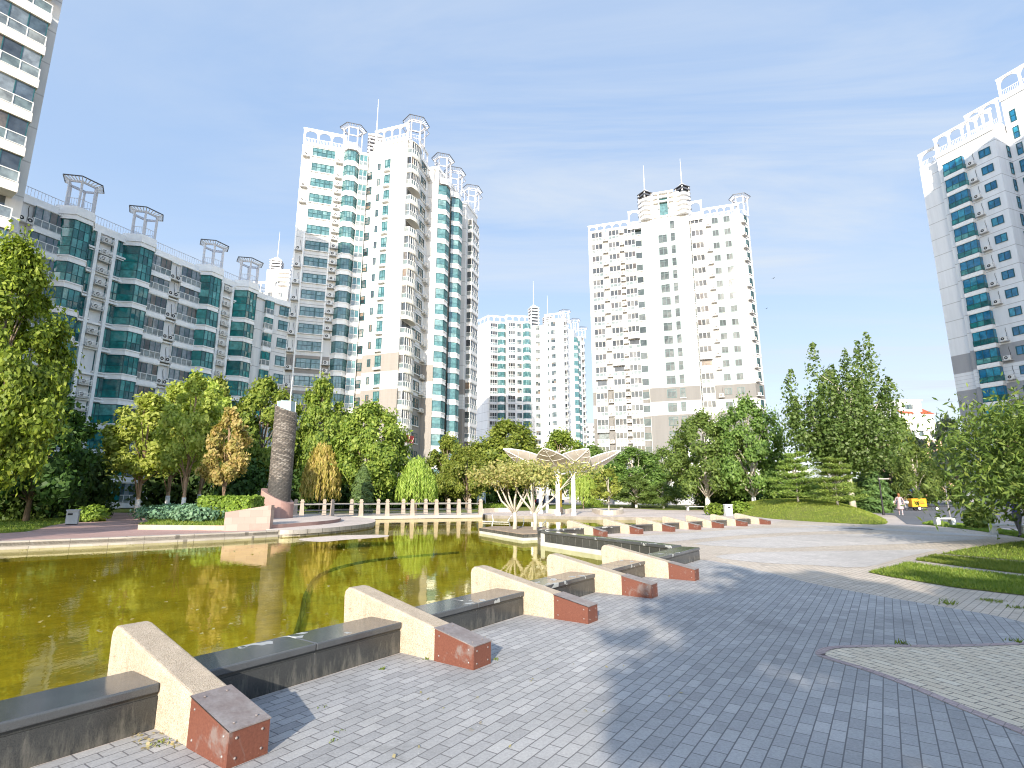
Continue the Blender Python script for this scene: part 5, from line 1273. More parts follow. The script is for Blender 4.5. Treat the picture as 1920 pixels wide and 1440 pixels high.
def build_dividers():
    names = ['nearest and largest cream wedge with a red plated end, in the bottom left corner', 'second cream wedge from the front, its red plate half worn to grey', 'third cream wedge from the front, middle of the five in the near row', 'fourth cream wedge from the front, a pale crack on its side', 'fifth cream wedge, last of the near row, in front of the granite corner']
    fn = ['first cream wedge of the far row, above the long tiled wall', 'second cream wedge of the far row from the tiled wall', 'third cream wedge of the far row, below the square end of the pond', 'fourth and middle cream wedge of the far row, at the right rim of the pond', 'fifth cream wedge of the far row', 'sixth cream wedge of the far row, last but one', 'last cream wedge at the far right end of the far row']
    body = MB(); w = .245
    body.xprism([(.5, -.5), (1.9, -.5), (1.945, .46), (1.93, .52), (1.88, .555), (1.80, .553), (.5, .303)], 0, w, M_conc); bm = body.mesh('body')
    cap = MB(); e = .008
    cap.xprism([(0, -.02), (.5, -.02), (.5, .300), (0, .205)], -e, w+e, M_rusty)
    cap.add([(-.006, -e-.004, .211), (.51, -e-.004, .309), (.51, w+e+.004, .309), (-.006, w+e+.004, .211)], [(0, 1, 2, 3)], M_plate)
    cap.add([(-.006, -e-.004, .203), (.51, -e-.004, .301), (.51, w+e+.004, .301), (-.006, w+e+.004, .203)], [(3, 2, 1, 0)], M_plate)
    for a, b_ in (((-.006, -e-.004), (-.006, w+e+.004)),): cap.add([(a[0], a[1], .203), (b_[0], b_[1], .203), (b_[0], b_[1], .211), (a[0], a[1], .211)], [(3, 2, 1, 0)], M_plate)
    for yy in (-e-.004, w+e+.004): cap.add([(-.006, yy, .203), (.51, yy, .301), (.51, yy, .309), (-.006, yy, .211)], [(0, 1, 2, 3), (3, 2, 1, 0)], M_plate)
    Z = Matrix.Rotation(-math.pi/2, 4, 'Y'); YM = Matrix.Rotation(math.pi/2, 4, 'X')
    riv = [(.006, .0)]; pr = [(.009, 0), (.008, .003), (.004, .006), (0, .0065)]
    for y in (.04, w-.04):
        for z in (.05, .16): cap.lathe([(max(r, .0003), h) for r, h in pr], M_plate, 8, Matrix.Translation((-.0005, y, z)) @ Z)
    for x in (.06, .44):
        for z in (.06, .17 if x < .2 else .24):
            cap.lathe([(max(r, .0003), h) for r, h in pr], M_plate, 8, Matrix.Translation((x, w+e, z)) @ Matrix.Rotation(-math.pi/2, 4, 'X'))
            cap.lathe([(max(r, .0003), h) for r, h in pr], M_plate, 8, Matrix.Translation((x, -e, z)) @ YM)
        for y in (.05, w-.05): cap.lathe([(max(r, .0003), h) for r, h in pr], M_plate, 8, Matrix.Translation((x, y, .2155+.19*x)))
    cm = cap.mesh('metal_cap')
    first = None
    def put(pt, ex, px, label, group):
        nonlocal first
        rz = math.atan2(px.y, px.x)
        if first is None:
            r = empty('pond_divider', (pt[0], pt[1], 0), label, 'stone divider', group, rz); bevel(obj('body', bm, r), .022, 3); obj('metal_cap', cm, r); first = r
        else: dup(first, (pt[0], pt[1], 0), rz, None, label, group)
    A1 = [.277, 2.56, 4.81, 6.91, 9.06]
    for a, lb in zip(A1, names): put(near(a, -.98), E1, P1v, lb, 'near row of cream wedges')
    A2 = [0, 2.245, 4.53, 6.61, 8.63, 10.97, 13.52]
    for a, lb in zip(A2, fn): put(far_(a, -.98), E2, P2v, lb, 'far row of cream wedges')
    def bench(p, q, dep, label, group):
        """granite seat along p-q, depth towards the pond"""
        F = frame(p, (q[0]-p[0], q[1]-p[1])); l = math.hypot(q[0]-p[0], q[1]-p[1])
        r = empty('granite_bench', (p[0], p[1], 0), label, 'stone bench', group, math.atan2(q[1]-p[1], q[0]-p[0]))
        mb = MB(); mb.box(.0, l, .02, dep+.02, -.6, .238, M_gtile)
        n = max(1, round(l/1.05))
        for i in range(n): mb.box(l*i/n+.003, l*(i+1)/n-.003, .008, .0195, .0, .212, M_gtile)
        for i in range(1, n): mb.box(l*i/n-.003, l*i/n+.003, .012, .0193, 0, .212, M_grout)
        mb.obj('base', r)
        st = MB()
        for i in range(n): st.box(l*i/n+.0015, l*(i+1)/n-.0015, -.008, dep+.04, .2385, .30, M_gseat)
        bevel(st.obj('seat', r), .012, 3)
    bn = ['granite bench running out of the frame at the lower left', 'granite bench with white lichen stains between the two nearest wedges', 'granite bench between the second and third wedge of the near row', 'granite bench between the third and fourth wedge of the near row', 'granite bench between the fourth and fifth wedge of the near row', 'granite bench from the fifth wedge to the pointed corner of the tiled wall']
    lim = [-8.5] + A1 + [12.34]
    for i in range(6):
        a0 = lim[i]+(.002 if i else 0); a1 = lim[i+1]-(.247 if i < 5 else 0)
        bench(near(a0, 0), near(a1, 0), .43, bn[i], 'granite benches of the near row')
    bf = ['granite bench of the far row starting at the tip of the tiled wall', 'granite bench between the first and second far wedge', 'granite bench between the second and third far wedge', 'granite bench between the third and fourth far wedge', 'granite bench between the fourth and fifth far wedge', 'granite bench between the fifth and sixth far wedge', 'granite bench between the last two far wedges']
    lim = [-2.35] + A2
    for i in range(7): bench(far_(lim[i]+.002, 0), far_(lim[i+1]-.247, 0), .43, bf[i], 'granite benches of the far row')
    # tiled wall from the tip to the corner
    d = (BI[0]-AA[0], BI[1]-AA[1]); l = math.hypot(*d); r = empty('tiled_wall', (AA[0], AA[1], 0), 'long low wall of dark tiles with pale plinth, zigzagging across the pond', 'wall', None, math.atan2(d[1], d[0]))
    mb = MB(); mb.box(-.05, l, -.05, .12, -.6, -.075, M_plinth); mb.box(-.05, .17, -.04, .1, -.0745, .215, M_plinth); mb.obj('plinth', r)
    mb = MB(); n = 17; x0 = .175
    mb.box(x0, l, .0, .34, -.5, .214, M_grout)
    for i in range(n): a = x0+(l-x0)*i/n; mb.box(a+.012, x0+(l-x0)*(i+1)/n-.012, -.014, -.001, -.068, .206, M_tile)
    mb.obj('tile_panel', r)
    mb = MB()
    for i in range(6): mb.box(-.04+(l-.3)*i/6+.002, -.04+(l-.3)*(i+1)/6-.002, -.045, .36, .2155, .292, M_gseat)
    bevel(mb.obj('coping', r), .01, 2)
    # island
    I = [G(980, 1014, WZ), G(899, 1000, WZ), (-.9, 28.2), (1.6, 27.6), (2.1, 23.5)]
    r = empty('planter_island', (0.4, 24.5, WZ), 'flat stone-edged planter island with two leaning trees in the pond', 'planter'); T = Matrix.Translation((-.4, -24.5, -WZ))
    sc = lambda k: [(.4+(x-.4)*k, 24.5+(y-24.5)*k) for x, y in I]
    mb = MB(); mb.prism(sc(1.0), -.6, -.10, M_plinth); mb.obj('footing', r, T)
    mb = MB(); mb.prism(sc(1.015), -.098, .02, M_gtile); mb.obj('rim', r, T); mb = MB(); mb.prism(sc(.95), .0, .05, M_soil); mb.obj('soil', r, T)
def build_monument():
    # steps
    r = empty('stone_platform', (-13, 31, 0), 'two round pale stone steps under the brick column at the water', 'platform')
    T = Matrix.Translation((13, -31, 0))
    lower = smooth_closed([(-10.25, 24.85), (-9.45, 25.35), (-8.55, 27.1), (-7.85, 30.4), (-8.3, 33.8), (-9.6, 37.2), (-12.2, 40.2), (-16.5, 40.5), (-17, 36), (-15, 30), (-11.6, 26)], 5)
    mb = MB(); mb.prism(lower, -.62, -.14, M_ston); mb.obj('footing', r, T)
    sc = lambda k, pl: [(-13+(x+13)*k, 32+(y-32)*k) for x, y in pl]
    mb = MB(); mb.prism(sc(1.012, lower), -.138, .055, M_ston, M_plaza); bevel(mb.obj('lower_step', r, T), .015)
    upper = smooth_closed([(-11.3, 25.75), (-10.6, 27.2), (-9.95, 29.4), (-9.9, 31.8), (-10.7, 34.6), (-12.6, 36.8), (-15.8, 37), (-16.6, 34), (-14.5, 30), (-13, 26.6)], 5)
    mb = MB(); mb.prism(upper, .056, .23, M_pinks, M_plaza); bevel(mb.obj('upper_step', r, T), .012)
    # column
    m, nt, b = newmat('stacked_slate'); v = ocoord(nt); sep = nt.nodes.new('ShaderNodeSeparateXYZ'); L(nt, v, sep.inputs[0])
    ang = math_(nt, 'ARCTAN2', sep.outputs[1], sep.outputs[0])
    cx = nt.nodes.new('ShaderNodeCombineXYZ'); L(nt, math_(nt, 'MULTIPLY', ang, .66), cx.inputs[0]); L(nt, math_(nt, 'MULTIPLY_ADD', ang, .16, sep.outputs[2]), cx.inputs[1])
    t = nd(nt, 'ShaderNodeTexBrick', Scale=1.0); t.inputs['Brick Width'].default_value = .34; t.inputs['Row Height'].default_value = .075; t.inputs['Mortar Size'].default_value = .012
    t.inputs['Color1'].default_value = (0, 0, 0, 1); t.inputs['Color2'].default_value = (1, 1, 1, 1); L(nt, cx.outputs[0], t.inputs['Vector'])
    c = ramp(nt, t.outputs['Color'], [(0, (.08, .068, .058)), (.4, (.165, .138, .112)), (.75, (.215, .187, .16)), (1, (.29, .26, .225))])
    n1 = noise(nt, 1.1, 5, .7, v, .5); low = math_(nt, 'SUBTRACT', n1, math_(nt, 'MULTIPLY', math_(nt, 'SUBTRACT', sep.outputs[2], 2.6), .16))
    c = mixc(nt, 'MIX', ramp(nt, low, [(.48, (0, 0, 0)), (.62, (.85, .85, .85))]), c, (.05, .048, .045))
    c = mixc(nt, 'MIX', ramp(nt, noise(nt, 5, 4, .7, mapping(nt, cx.outputs[0], sc=(.6, 4, 1))), [(.64, (0, 0, 0)), (.72, (.5, .5, .5))]), c, (.48, .45, .41))
    c = mixc(nt, 'MIX', t.outputs['Fac'], c, (.03, .028, .025)); L(nt, c, b.inputs['Base Color']); b.inputs['Roughness'].default_value = .8
    bump(nt, b, math_(nt, 'ADD', math_(nt, 'MULTIPLY', t.outputs['Fac'], -1.0), t.outputs['Color']), .8, .03)
    X, Y = -13.95, 33.2
    r = empty('brick_column', (X, Y, .23), 'tall round column of stacked brown slate with a slanted top and pale glass cap', 'monument')
    mb = MB(); n = 40; vs = []; K = 30
    R = random.Random(4)
    for i in range(K+1):
        for k in range(n):
            a = 2*math.pi*k/n; top = 6.55-.16*math.cos(a)*1.6+.05*math.sin(a); bot = .3
            z = bot+(top-bot)*i/K; rr = .655+R.uniform(-.006, .006)
            vs.append((rr*math.cos(a), rr*math.sin(a), z))
    fs = [(i*n+k, i*n+(k+1) % n, (i+1)*n+(k+1) % n, (i+1)*n+k) for i in range(K) for k in range(n)] + [tuple(K*n+k for k in range(n))]
    mb.add(vs, fs, m); mb.obj('shaft', r)
    mb = MB(); M_cap = simple('cap_glass', (.30, .40, .42), .15, var=.08, spec=.7)
    P6 = [(.52*math.cos(math.pi/3*k+.3), .52*math.sin(math.pi/3*k+.3)) for k in range(6)]; mb.prism(P6, 6.35, 7.0, M_cap)
    for x, y in P6: mb.box(x-.02, x+.02, y-.02, y+.02, 6.35, 7.02, M_frame_w)
    mb.obj('glass_cap', r)
    mb = MB(); mb.tube([(.15, .1, 6.9), (.17, .1, 8.6)], .02, M_frame_w, 6); mb.obj('rod', r)
    mb = MB(); vs = []; n = 36
    for i in range(2):
        for k in range(n):
            a = 2*math.pi*k/n; rr = .86+.16*max(0, math.cos(a-math.pi)) ; z = 0 if i == 0 else 1.28-.46*math.cos(a)*1.0+.05*math.sin(a)
            vs.append((rr*math.cos(a), rr*math.sin(a), z))
    mb.add(vs, [(k, (k+1) % n, n+(k+1) % n, n+k) for k in range(n)] + [tuple(n+k for k in range(n))], M_pinks); mb.obj('base', r)
    # sloping pink wall
    Mp, nt, b = newmat('pink_granite_wall'); p = wpos(nt); 
    v = nt.nodes.new('ShaderNodeCombineXYZ'); s2 = nt.nodes.new('ShaderNodeSeparateXYZ'); L(nt, p, s2.inputs[0]); L(nt, math_(nt, 'ADD', s2.outputs[0], math_(nt, 'MULTIPLY', s2.outputs[1], .3)), v.inputs[0]); L(nt, s2.outputs[2], v.inputs[1])
    t = nd(nt, 'ShaderNodeTexBrick', Scale=1.0); t.inputs['Brick Width'].default_value = .5; t.inputs['Row Height'].default_value = .3; t.inputs['Mortar Size'].default_value = .004; t.inputs['Color1'].default_value = (0, 0, 0, 1); t.inputs['Color2'].default_value = (1, 1, 1, 1); L(nt, v.outputs[0], t.inputs['Vector'])
    c = ramp(nt, t.outputs['Color'], [(0, (.32, .215, .18)), (.5, (.38, .265, .225)), (1, (.43, .31, .265))]); c = mixc(nt, 'MIX', ramp(nt, noise(nt, 2.2, 5, .7, p), [(.5, (0, 0, 0)), (.8, (.5, .5, .5))]), c, (.42, .31, .265)); c = mixc(nt, 'MIX', t.outputs['Fac'], c, (.25, .165, .145))
    L(nt, c, b.inputs['Base Color']); b.inputs['Roughness'].default_value = .5
    mb = MB(); wl = [(-12.78, 24.85), (-11.05, 25.55), (-11.1, 26.0), (-11.7, 27.2), (-12.3, 27.0), (-11.95, 26.2), (-12.75, 25.45)]
    mb.prism(wl, 0, lambda x, y: .82+.175*(x+12.78), Mp); tag(mb.obj('pink_wall'), 'pink granite wall with a rising top, sweeping from the promenade to the brick column', 'wall')
    # footbridge with balustrades
    r = empty('footbridge', (-9.3, 42.2, 0), 'low pale stone footbridge deck crossing the far end of the pond', 'bridge'); d = Vector((13.9, 4.9)).normalized(); n_ = Vector((-d.y, d.x))
    p0 = Vector((-16.6, 39.55)); Ln = 15.0; F = frame(p0, d); Ti = Matrix.Translation((9.3, -42.2, 0))
    M_deck = simple('deck_stone', (.46, .40, .335), .8, var=.12, scale=2)
    mb = MB(); mb.box(3.5, Ln, -.35, 3.6, -.2, .03, M_deck, F); mb.obj('deck', r, Ti)
    mb = MB(); 
    for s in (6.5, 9.5, 12.5, 14.6): mb.box(s, s+.5, .3, 3.2, -.62, -.2, M_plinth, F)
    mb.box(4, Ln-.2, -.05, .12, -.335, -.25, M_slab, F); mb.obj('pier', r, Ti)
    M_post = simple('post_stone', (.36, .295, .24), .8, var=.15, scale=3)
    def post():
        mb = MB(); a, b_ = .17, .115
        vs = [(sx*a, sy*a, 0) for sx, sy in ((-1, -1), (1, -1), (1, 1), (-1, 1))] + [(sx*b_, sy*b_, 1.02) for sx, sy in ((-1, -1), (1, -1), (1, 1), (-1, 1))]
        mb.add(vs, [(3, 2, 1, 0), (4, 5, 6, 7), (0, 1, 5, 4), (1, 2, 6, 5), (2, 3, 7, 6), (3, 0, 4, 7)], M_post); mb.box(-.145, .145, -.145, .145, 1.021, 1.10, M_post); mb.box(-.10, .10, -.10, .10, 1.1, 1.22, M_post); return mb.mesh('post')
    pm = post(); global M_railg; M_railg = simple('rail_grey', (.2, .19, .18), .6)
    for row, (off, pxs, lb) in enumerate(((.0, (566, 623, 677, 726, 773, 818, 860, 901), 'front balustrade of tapered pale stone posts and a dark rail, nearer the water'), (3.3, (554, 608, 659, 709, 756, 798, 841, 880), 'rear balustrade of tapered pale stone posts, on the far side of the footbridge'))):
        O = p0 + n_*off; rr = empty('stone_balustrade', (O.x, O.y, 0), lb, 'balustrade', 'balustrades of the footbridge')
        Fo = frame(O, d); ss = []
        for px in pxs:
            s = s_at(O, d, px, .5); ss.append(s); obj('post', pm, rr, Matrix.Translation((-O.x, -O.y, .025)) @ Fo @ Matrix.Translation((s, 0, 0)))
        mb = MB()
        for z, w in ((.86, .075), (.42, .03), (.2, .03)): mb.box(ss[0]-1.2, ss[-1], -w/2, w/2, z-w/2, z+w/2, M_roofdark if w < .05 else M_railg, Fo)
        mb.obj('rail', rr, Matrix.Translation((-O.x, -O.y, 0.025)))
# ================================================================ leaf canopy, small things, people, vehicles
def build_canopy():
    X, Y = 4.1, 43.6
    r = empty('leaf_canopy', (X, Y, 0), 'white-posted canopy of four big beige leaf-shaped shades behind the island', 'canopy'); T = Matrix.Translation((-X, -Y, 0))
    Mc, nt, b = newmat('canvas_beige'); v = ocoord(nt); L(nt, ramp(nt, noise(nt, 2, 4, .6, v), [(.3, (.50, .46, .43)), (.7, (.59, .55, .51))]), b.inputs['Base Color']); b.inputs['Roughness'].default_value = .8
    pst = MB()
    for i, (px, Yp, h) in enumerate(((1045, 43.2, 3.35), (1074, 43.2, 3.35), (998, 48.5, 3.1), (1013, 47.2, 3.2), (1025, 50, 3.1))):
        x = x_at(px, Yp); mb = MB(); mb.tube([(x, Yp, 0), (x, Yp, h)], .165 if i < 2 else .145, M_paint, 12); mb.tube([(x, Yp, 0), (x, Yp, .25)], .2, M_paint, 12); mb.obj('post', r, T)
    mb = MB(); z = 3.33; xa, xb = x_at(1004, 43.2), x_at(1096, 43.2)
    mb.tube([(xa, 43.2, z), (x_at(1052, 43.2), 43.2, z)], .09, M_paint, 8); mb.tube([(x_at(1060, 43.2), 43.2, z-.02), (xb, 43.2, z-.02)], .09, M_paint, 8)
    mb.tube([(x_at(1045, 43.2), 43.2, z), (x_at(1013, 47.2), 47.2, z-.1)], .07, M_paint, 8); mb.tube([(x_at(1074, 43.2), 43.2, z), (x_at(1025, 50), 50, z-.2)], .07, M_paint, 8)
    mb.tube([(3.6, 43.6, 3.3), (3.65, 43.5, 3.75)], .06, M_paint, 6)
    mb.obj('beam', r, T)
    def petal(base, tip, W, cup, roll=0.0):
        A = Vector(base); B = Vector(tip); d = B-A; ln = d.length; dn = d/ln; side = dn.cross(Vector((0, 0, 1))).normalized(); up = side.cross(dn); side, up = side*math.cos(roll)+up*math.sin(roll), up*math.cos(roll)-side*math.sin(roll)
        n, m = 14, 8; fr = MB(); vs = []
        def pt(t, s):
            w = W*.5*(math.sin(math.pi*min(1, t**.85*.97+.03))**.85); q = A + d*t + up*(-.12*math.sin(math.pi*t)) ; return q + side*(w*s) + up*(cup*w*s*s)
        for lay, dz in ((0, 0), (1, .05)):
            for i in range(n+1):
                for j in range(m+1): vs.append(tuple(pt(i/n, -1+2*j/m) + up*dz))
        K = (n+1)*(m+1); fs = []
        for i in range(n):
            for j in range(m):
                a = i*(m+1)+j; fs.append((a, a+m+1, a+m+2, a+1)); fs.append((K+a, K+a+1, K+a+m+2, K+a+m+1))
        fr.add(vs, fs, Mc); o = fr.obj('petal', r, T, True)
        rim = MB()
        for s in (-1, 1): rim.tube([pt(i/n, s)+up*.025 for i in range(n+1)], .045, M_paint, 6)
        rim.tube([pt(i/n, 0)-up*.02 for i in range(n+1)], .032, M_paint, 6)
        for t in (.3, .5, .7, .86):
            for s in (-1, 1): rim.tube([pt(t, 0)-up*.02, pt(min(1, t+.04), s*.5)-up*.015, pt(min(.99, t+.09), s*.96)-up*.01], .014, M_paint, 5)
        rim.obj('rib', o)
    hub = (3.75, 43.2, 3.45)
    petal((3.2, 43.1, 3.35), (x_at(944, 41.6), 41.6, top_h(842, 41.6)), 2.0, .15, -.45)
    petal((3.75, 42.9, 3.5), (x_at(1021, 39.6), 39.6, top_h(841, 39.6)), 2.5, .08)
    petal((3.95, 42.9, 3.45), (x_at(1104, 40.2), 40.2, top_h(842, 40.2)), 2.3, .1, .35)
    petal((5.0, 43.1, 3.3), (x_at(1165, 42.2), 42.2, top_h(845, 42.2)), 1.8, .12, .45)
def build_island_trees():
    crape('crape_myrtle', 151, (.12, 25.6, .05), 'crape myrtle with yellowing leaves, left one on the pond island', [(2.9, 1.15, 2.35), (2.2, .8, 2.65), (.4, .8, 2.45), (1.2, .5, 2.75), (3.6, .9, 2.2), (5.2, .5, 2.3), (-.3, .9, 2.25)])
    crape('crape_myrtle', 157, (1.02, 25.1, .05), 'crape myrtle with yellowing leaves, right one with a branch leaning far right', [(.05, 1.9, 2.6), (2.9, 1.1, 2.3), (1.6, .4, 2.65), (2.4, .7, 2.55), (.6, .9, 2.4), (4.4, .5, 2.2)])
    # bent white pipes standing in the water
    for i, (px, py, top, lb) in enumerate(((922, 988, 967, 'bent white pipe in the water left of the island trees'), (956, 988, 968, 'bent white pipe beside the left crape myrtle trunk'), (981, 989, 972, 'bent white pipe between the crape myrtle trunks'), (1022, 992, 978, 'bent white pipe at the tip of the tiled wall'))):
        x, y = G(px, py, WZ); y += .6; s = y*CT/FPX; h = (py-top)*s
        mb = MB(); mb.tube([(0, 0, -.3), (0, 0, h*.15), (-.12 if i % 2 else .06, 0, h*.5), (.1 if i % 2 else 0, 0, h)], .025, M_frame_w, 6)
        o = mb.obj('water_pipe'); o.location = (x, y, WZ); tag(o, lb, 'pipe', 'pipes standing in the pond')
    mb = MB(); x0, y0 = G(905, 980, WZ); x1, y1 = G(955, 981, WZ); mb.tube([(x0, y0, WZ+.06), (x1, y1, WZ+.06)], .022, M_frame_w, 6); tag(mb.obj('float_rod'), 'thin white rod lying level over the water left of the island', 'rod')
    # hose lying on the pond floor
    pts = [G(555, 1188, -.58), G(566, 1150, -.58), G(575, 1110, -.58), G(600, 1078, -.58), G(660, 1058, -.58), G(740, 1046, -.58), G(860, 1036, -.58)]
    mb = MB(); mb.tube([(x, y, -.58) for x, y in smooth_open(pts, 6)], .045, M_black, 6); tag(mb.obj('hose'), 'dark hose curving over the pond floor', 'hose')
    # scum raft by the steps
    R = np.random.default_rng(5); pl = [G(*q, WZ) for q in ((560, 1011), (640, 1004), (720, 1003), (722, 1007), (650, 1012), (600, 1016))]
    c = np.mean(pl, 0); sheet('pond_scum', smooth_closed(pl, 4), WZ+.004, simple('scum', (.56, .47, .40), .8, var=.25, scale=8), kind='stuff')
def build_small():
    R = np.random.default_rng(77); V = []
    for i in range(420):
        t = R.random()
        if i < 260: q = G(R.uniform(20, 700), 0+R.uniform(1012, 1040), WZ)
        else: q = G(R.uniform(0, 1000), R.uniform(1030, 1200), WZ)
        V.append(leaves(R, np.array([[q[0], q[1], WZ+.006]]), np.array([[0, 0, 1.]]), R.uniform(.03, .06), 1.5, .12))
    V = np.concatenate(V); from mathutils.geometry import intersect_point_line
    def inside(x, y):
        c = False; n = len(POND)
        for i in range(n):
            a, b = POND[i], POND[(i+1) % n]
            if (a[1] > y) != (b[1] > y) and x < (b[0]-a[0])*(y-a[1])/(b[1]-a[1])+a[0]: c = not c
        return c
    keep = [k for k in range(len(V)//4) if inside(V[4*k][0], V[4*k][1])]
    tag(obj('floating_leaves', fast_mesh('floating_leaves', np.concatenate([V[4*k:4*k+4] for k in keep]), 4, [leafmat('leaf_floating', [(.20, .15, .05), (.34, .28, .10), (.42, .40, .22), (.22, .25, .06)])])), kind='stuff')
    M_bin = simple('bin_grey', (.42, .44, .46), .5, var=.15); M_binw = simple('bin_white', (.74, .74, .72), .5)
    x, y = G(134, 984); r = empty('litter_bin', (x, y, .01), 'grey boxy litter bin with a dark slot on the left lawn', 'litter bin')
    mb = MB(); mb.box(-.26, .26, -.2, .2, .04, .62, M_bin); mb.box(-.26, .26, -.2, .2, .66, .72, M_bin); mb.box(-.24, .24, -.18, .18, 0, .04, M_black); mb.box(-.25, .25, -.19, .19, .62, .66, M_bin); bevel(mb.obj('body', r), .01)
    mb = MB(); mb.box(-.2, .02, -.212, -.2, .5, .6, M_black); mb.obj('slot', r); mb = MB(); mb.box(-.29, .29, -.23, .23, .72, .79, M_bin); bevel(mb.obj('lid', r), .015)
    r.rotation_euler = (0, .0, .5)
    x, y = G(1366, 967); r = empty('litter_bin', (x, y, .0), 'white upright litter bin with dark slot between two light bushes', 'litter bin')
    mb = MB(); mb.box(-.26, .26, -.22, .22, 0, .78, M_binw); bevel(mb.obj('body', r), .02); mb = MB(); mb.box(-.12, .12, -.235, -.221, .58, .68, M_black); mb.obj('slot', r); mb = MB(); mb.box(-.29, .29, -.25, .25, .782, .86, M_binw); bevel(mb.obj('lid', r), .03)
    # lamp posts
    x, y = G(1657, 966); r = empty('street_lamp', (x, y, 0), 'dark lamp post with a short flat arm beside the lawn mound', 'street lamp')
    mb = MB(); mb.tube([(0, 0, 0), (0, 0, 3.0)], [.07, .05], M_black, 8); mb.tube([(0, 0, 0), (0, 0, .3)], .1, M_black, 8); mb.obj('pole', r)
    mb = MB(); mb.box(-.05, .75, -.08, .08, 2.78, 2.84, M_slab); mb.obj('lamp_head', r)
    x, y = G(1785, 985); mb = MB(); mb.tube([(0, 0, 0), (-.05, 0, 1.0), (-.02, 0, 2.2)], [.035, .03, .025], M_railg, 8); o = mb.obj('slim_post'); o.location = (x, y, 0); tag(o, 'pale slim post rising into the drooping tree beside the white stone bench', 'post')
    # stone benches
    for px, py, w, rz, lb in ((1772, 986, .8, -.25, 'white block stone bench with a dark opening on the far verge'), (1893, 1003, 1.15, -.45, 'stone slab bench on the verge beside the blue-shirted person'), (1306, 957, 2.2, .05, 'flat pale bench under the elm left of the white litter bin')):
        x, y = G(px, py); r = empty('stone_bench', (x, y, 0), lb, 'stone bench', 'stone benches on the grass', rz)
        mb = MB(); mb.box(-w/2, w/2, -.22, .22, .34, .42, M_plinth); bevel(mb.obj('slab', r), .01)
        for s in (-1, 1): mb = MB(); mb.box(s*w*.42-.09, s*w*.42+.09, -.18, .18, 0, .338, M_plinth); mb.obj('leg', r)
    # notice board, yellow post, low planter walls, barrier
    x = x_at(903, 62); r = empty('notice_board', (x, 62, 0), 'pale blue notice board on two posts in the tree shade behind the balustrade', 'notice board'); mb = MB(); mb.box(-.42, .42, -.03, .03, .95, 2.2, simple('board_blue', (.35, .45, .55), .5)); mb.box(-.3, .3, -.04, -.031, 1.1, 2.0, M_paint); mb.obj('panel', r)
    for s in (-.45, .45): mb = MB(); mb.tube([(s, 0, 0), (s, 0, 2.3)], .04, M_steel, 6); mb.obj('post', r)
    x = x_at(1051, 46.5); mb = MB(); mb.tube([(0, 0, 0), (0, 0, 2.9)], .075, simple('yellow_paint', (.55, .38, .05), .6), 8); mb.tube([(0, 0, 0), (0, 0, .55)], .13, M_soil, 8); o = mb.obj('yellow_post'); o.location = (x, 46.5, 0); tag(o, 'yellow post between the two thickest white canopy posts', 'post')
    M_kw = simple('kerb_cream', (.66, .57, .46), .8, var=.12)
    for pts, lb in (([(1027, 962), (1045, 963.5), (1068, 962.5), (1080, 960)], 'low cream planter wall behind the canopy posts'), ([(1110, 960), (1125, 965), (1150, 966), (1168, 963), (1168, 959)], 'low curved cream planter wall right of the canopy posts'), ([(906, 962), (935, 960), (968, 960)], 'low cream planter wall at the right end of the footbridge')):
        mb = MB(); g = smooth_open([G(*q) for q in pts], 4)
        for p, q in zip(g, g[1:]):
            d = Vector((q[0]-p[0], q[1]-p[1])).normalized(); n = Vector((-d.y, d.x))*.3
            mb.prism([p, q, (q[0]+n.x, q[1]+n.y), (p[0]+n.x, p[1]+n.y)], 0, .36, M_kw)
        tag(mb.obj('planter_wall'), lb, 'low wall', 'low planter walls on the far paving')
    def barrier(px, Y, n, h, step, lb):
        x = x_at(px, Y); r = empty('white_barrier', (x, Y, 0), lb, 'barrier'); mb = MB()
        for i in range(n): mb.box(i*step-.04, i*step+.04, -.04, .04, 0, h, M_paint)
        mb.box(0, (n-1)*step, -.03, .03, h*.88, h*.95, M_paint); mb.obj('frame', r)
    barrier(218, 78, 3, 1.25, 1.0, 'white low barrier at the far end of the pink path'); barrier(-8, 44, 2, 2.0, 1.5, 'white post frame in deep shade at the left edge')
    # birds
    for px, py, Y, lb in ((1450, 522, 70, 'small bird gliding in the sky right of the broad white tower, upper one'), (1437, 579, 75, 'small bird gliding in the sky right of the broad white tower, lower one')):
        p = at(px, py, Y); r = empty('bird', p, lb, 'bird', 'birds in the sky', .5, (.6,)*3); mb = MB(); mb.tube([(-.2, 0, 0), (-.08, 0, .02), (.1, 0, .02), (.2, 0, .03)], [.01, .055, .05, .015], M_black, 6)
        mb.add([(-.07, 0, .03), (.09, 0, .03), (.02, .42, .12), (-.08, .38, .11)], [(0, 1, 2, 3), (3, 2, 1, 0)], M_black); mb.add([(-.07, 0, .03), (.09, 0, .03), (.02, -.42, .16), (-.08, -.38, .15)], [(0, 1, 2, 3), (3, 2, 1, 0)], M_black); mb.obj('body', r)
    # weeds in the joints
    R = np.random.default_rng(8); V = []
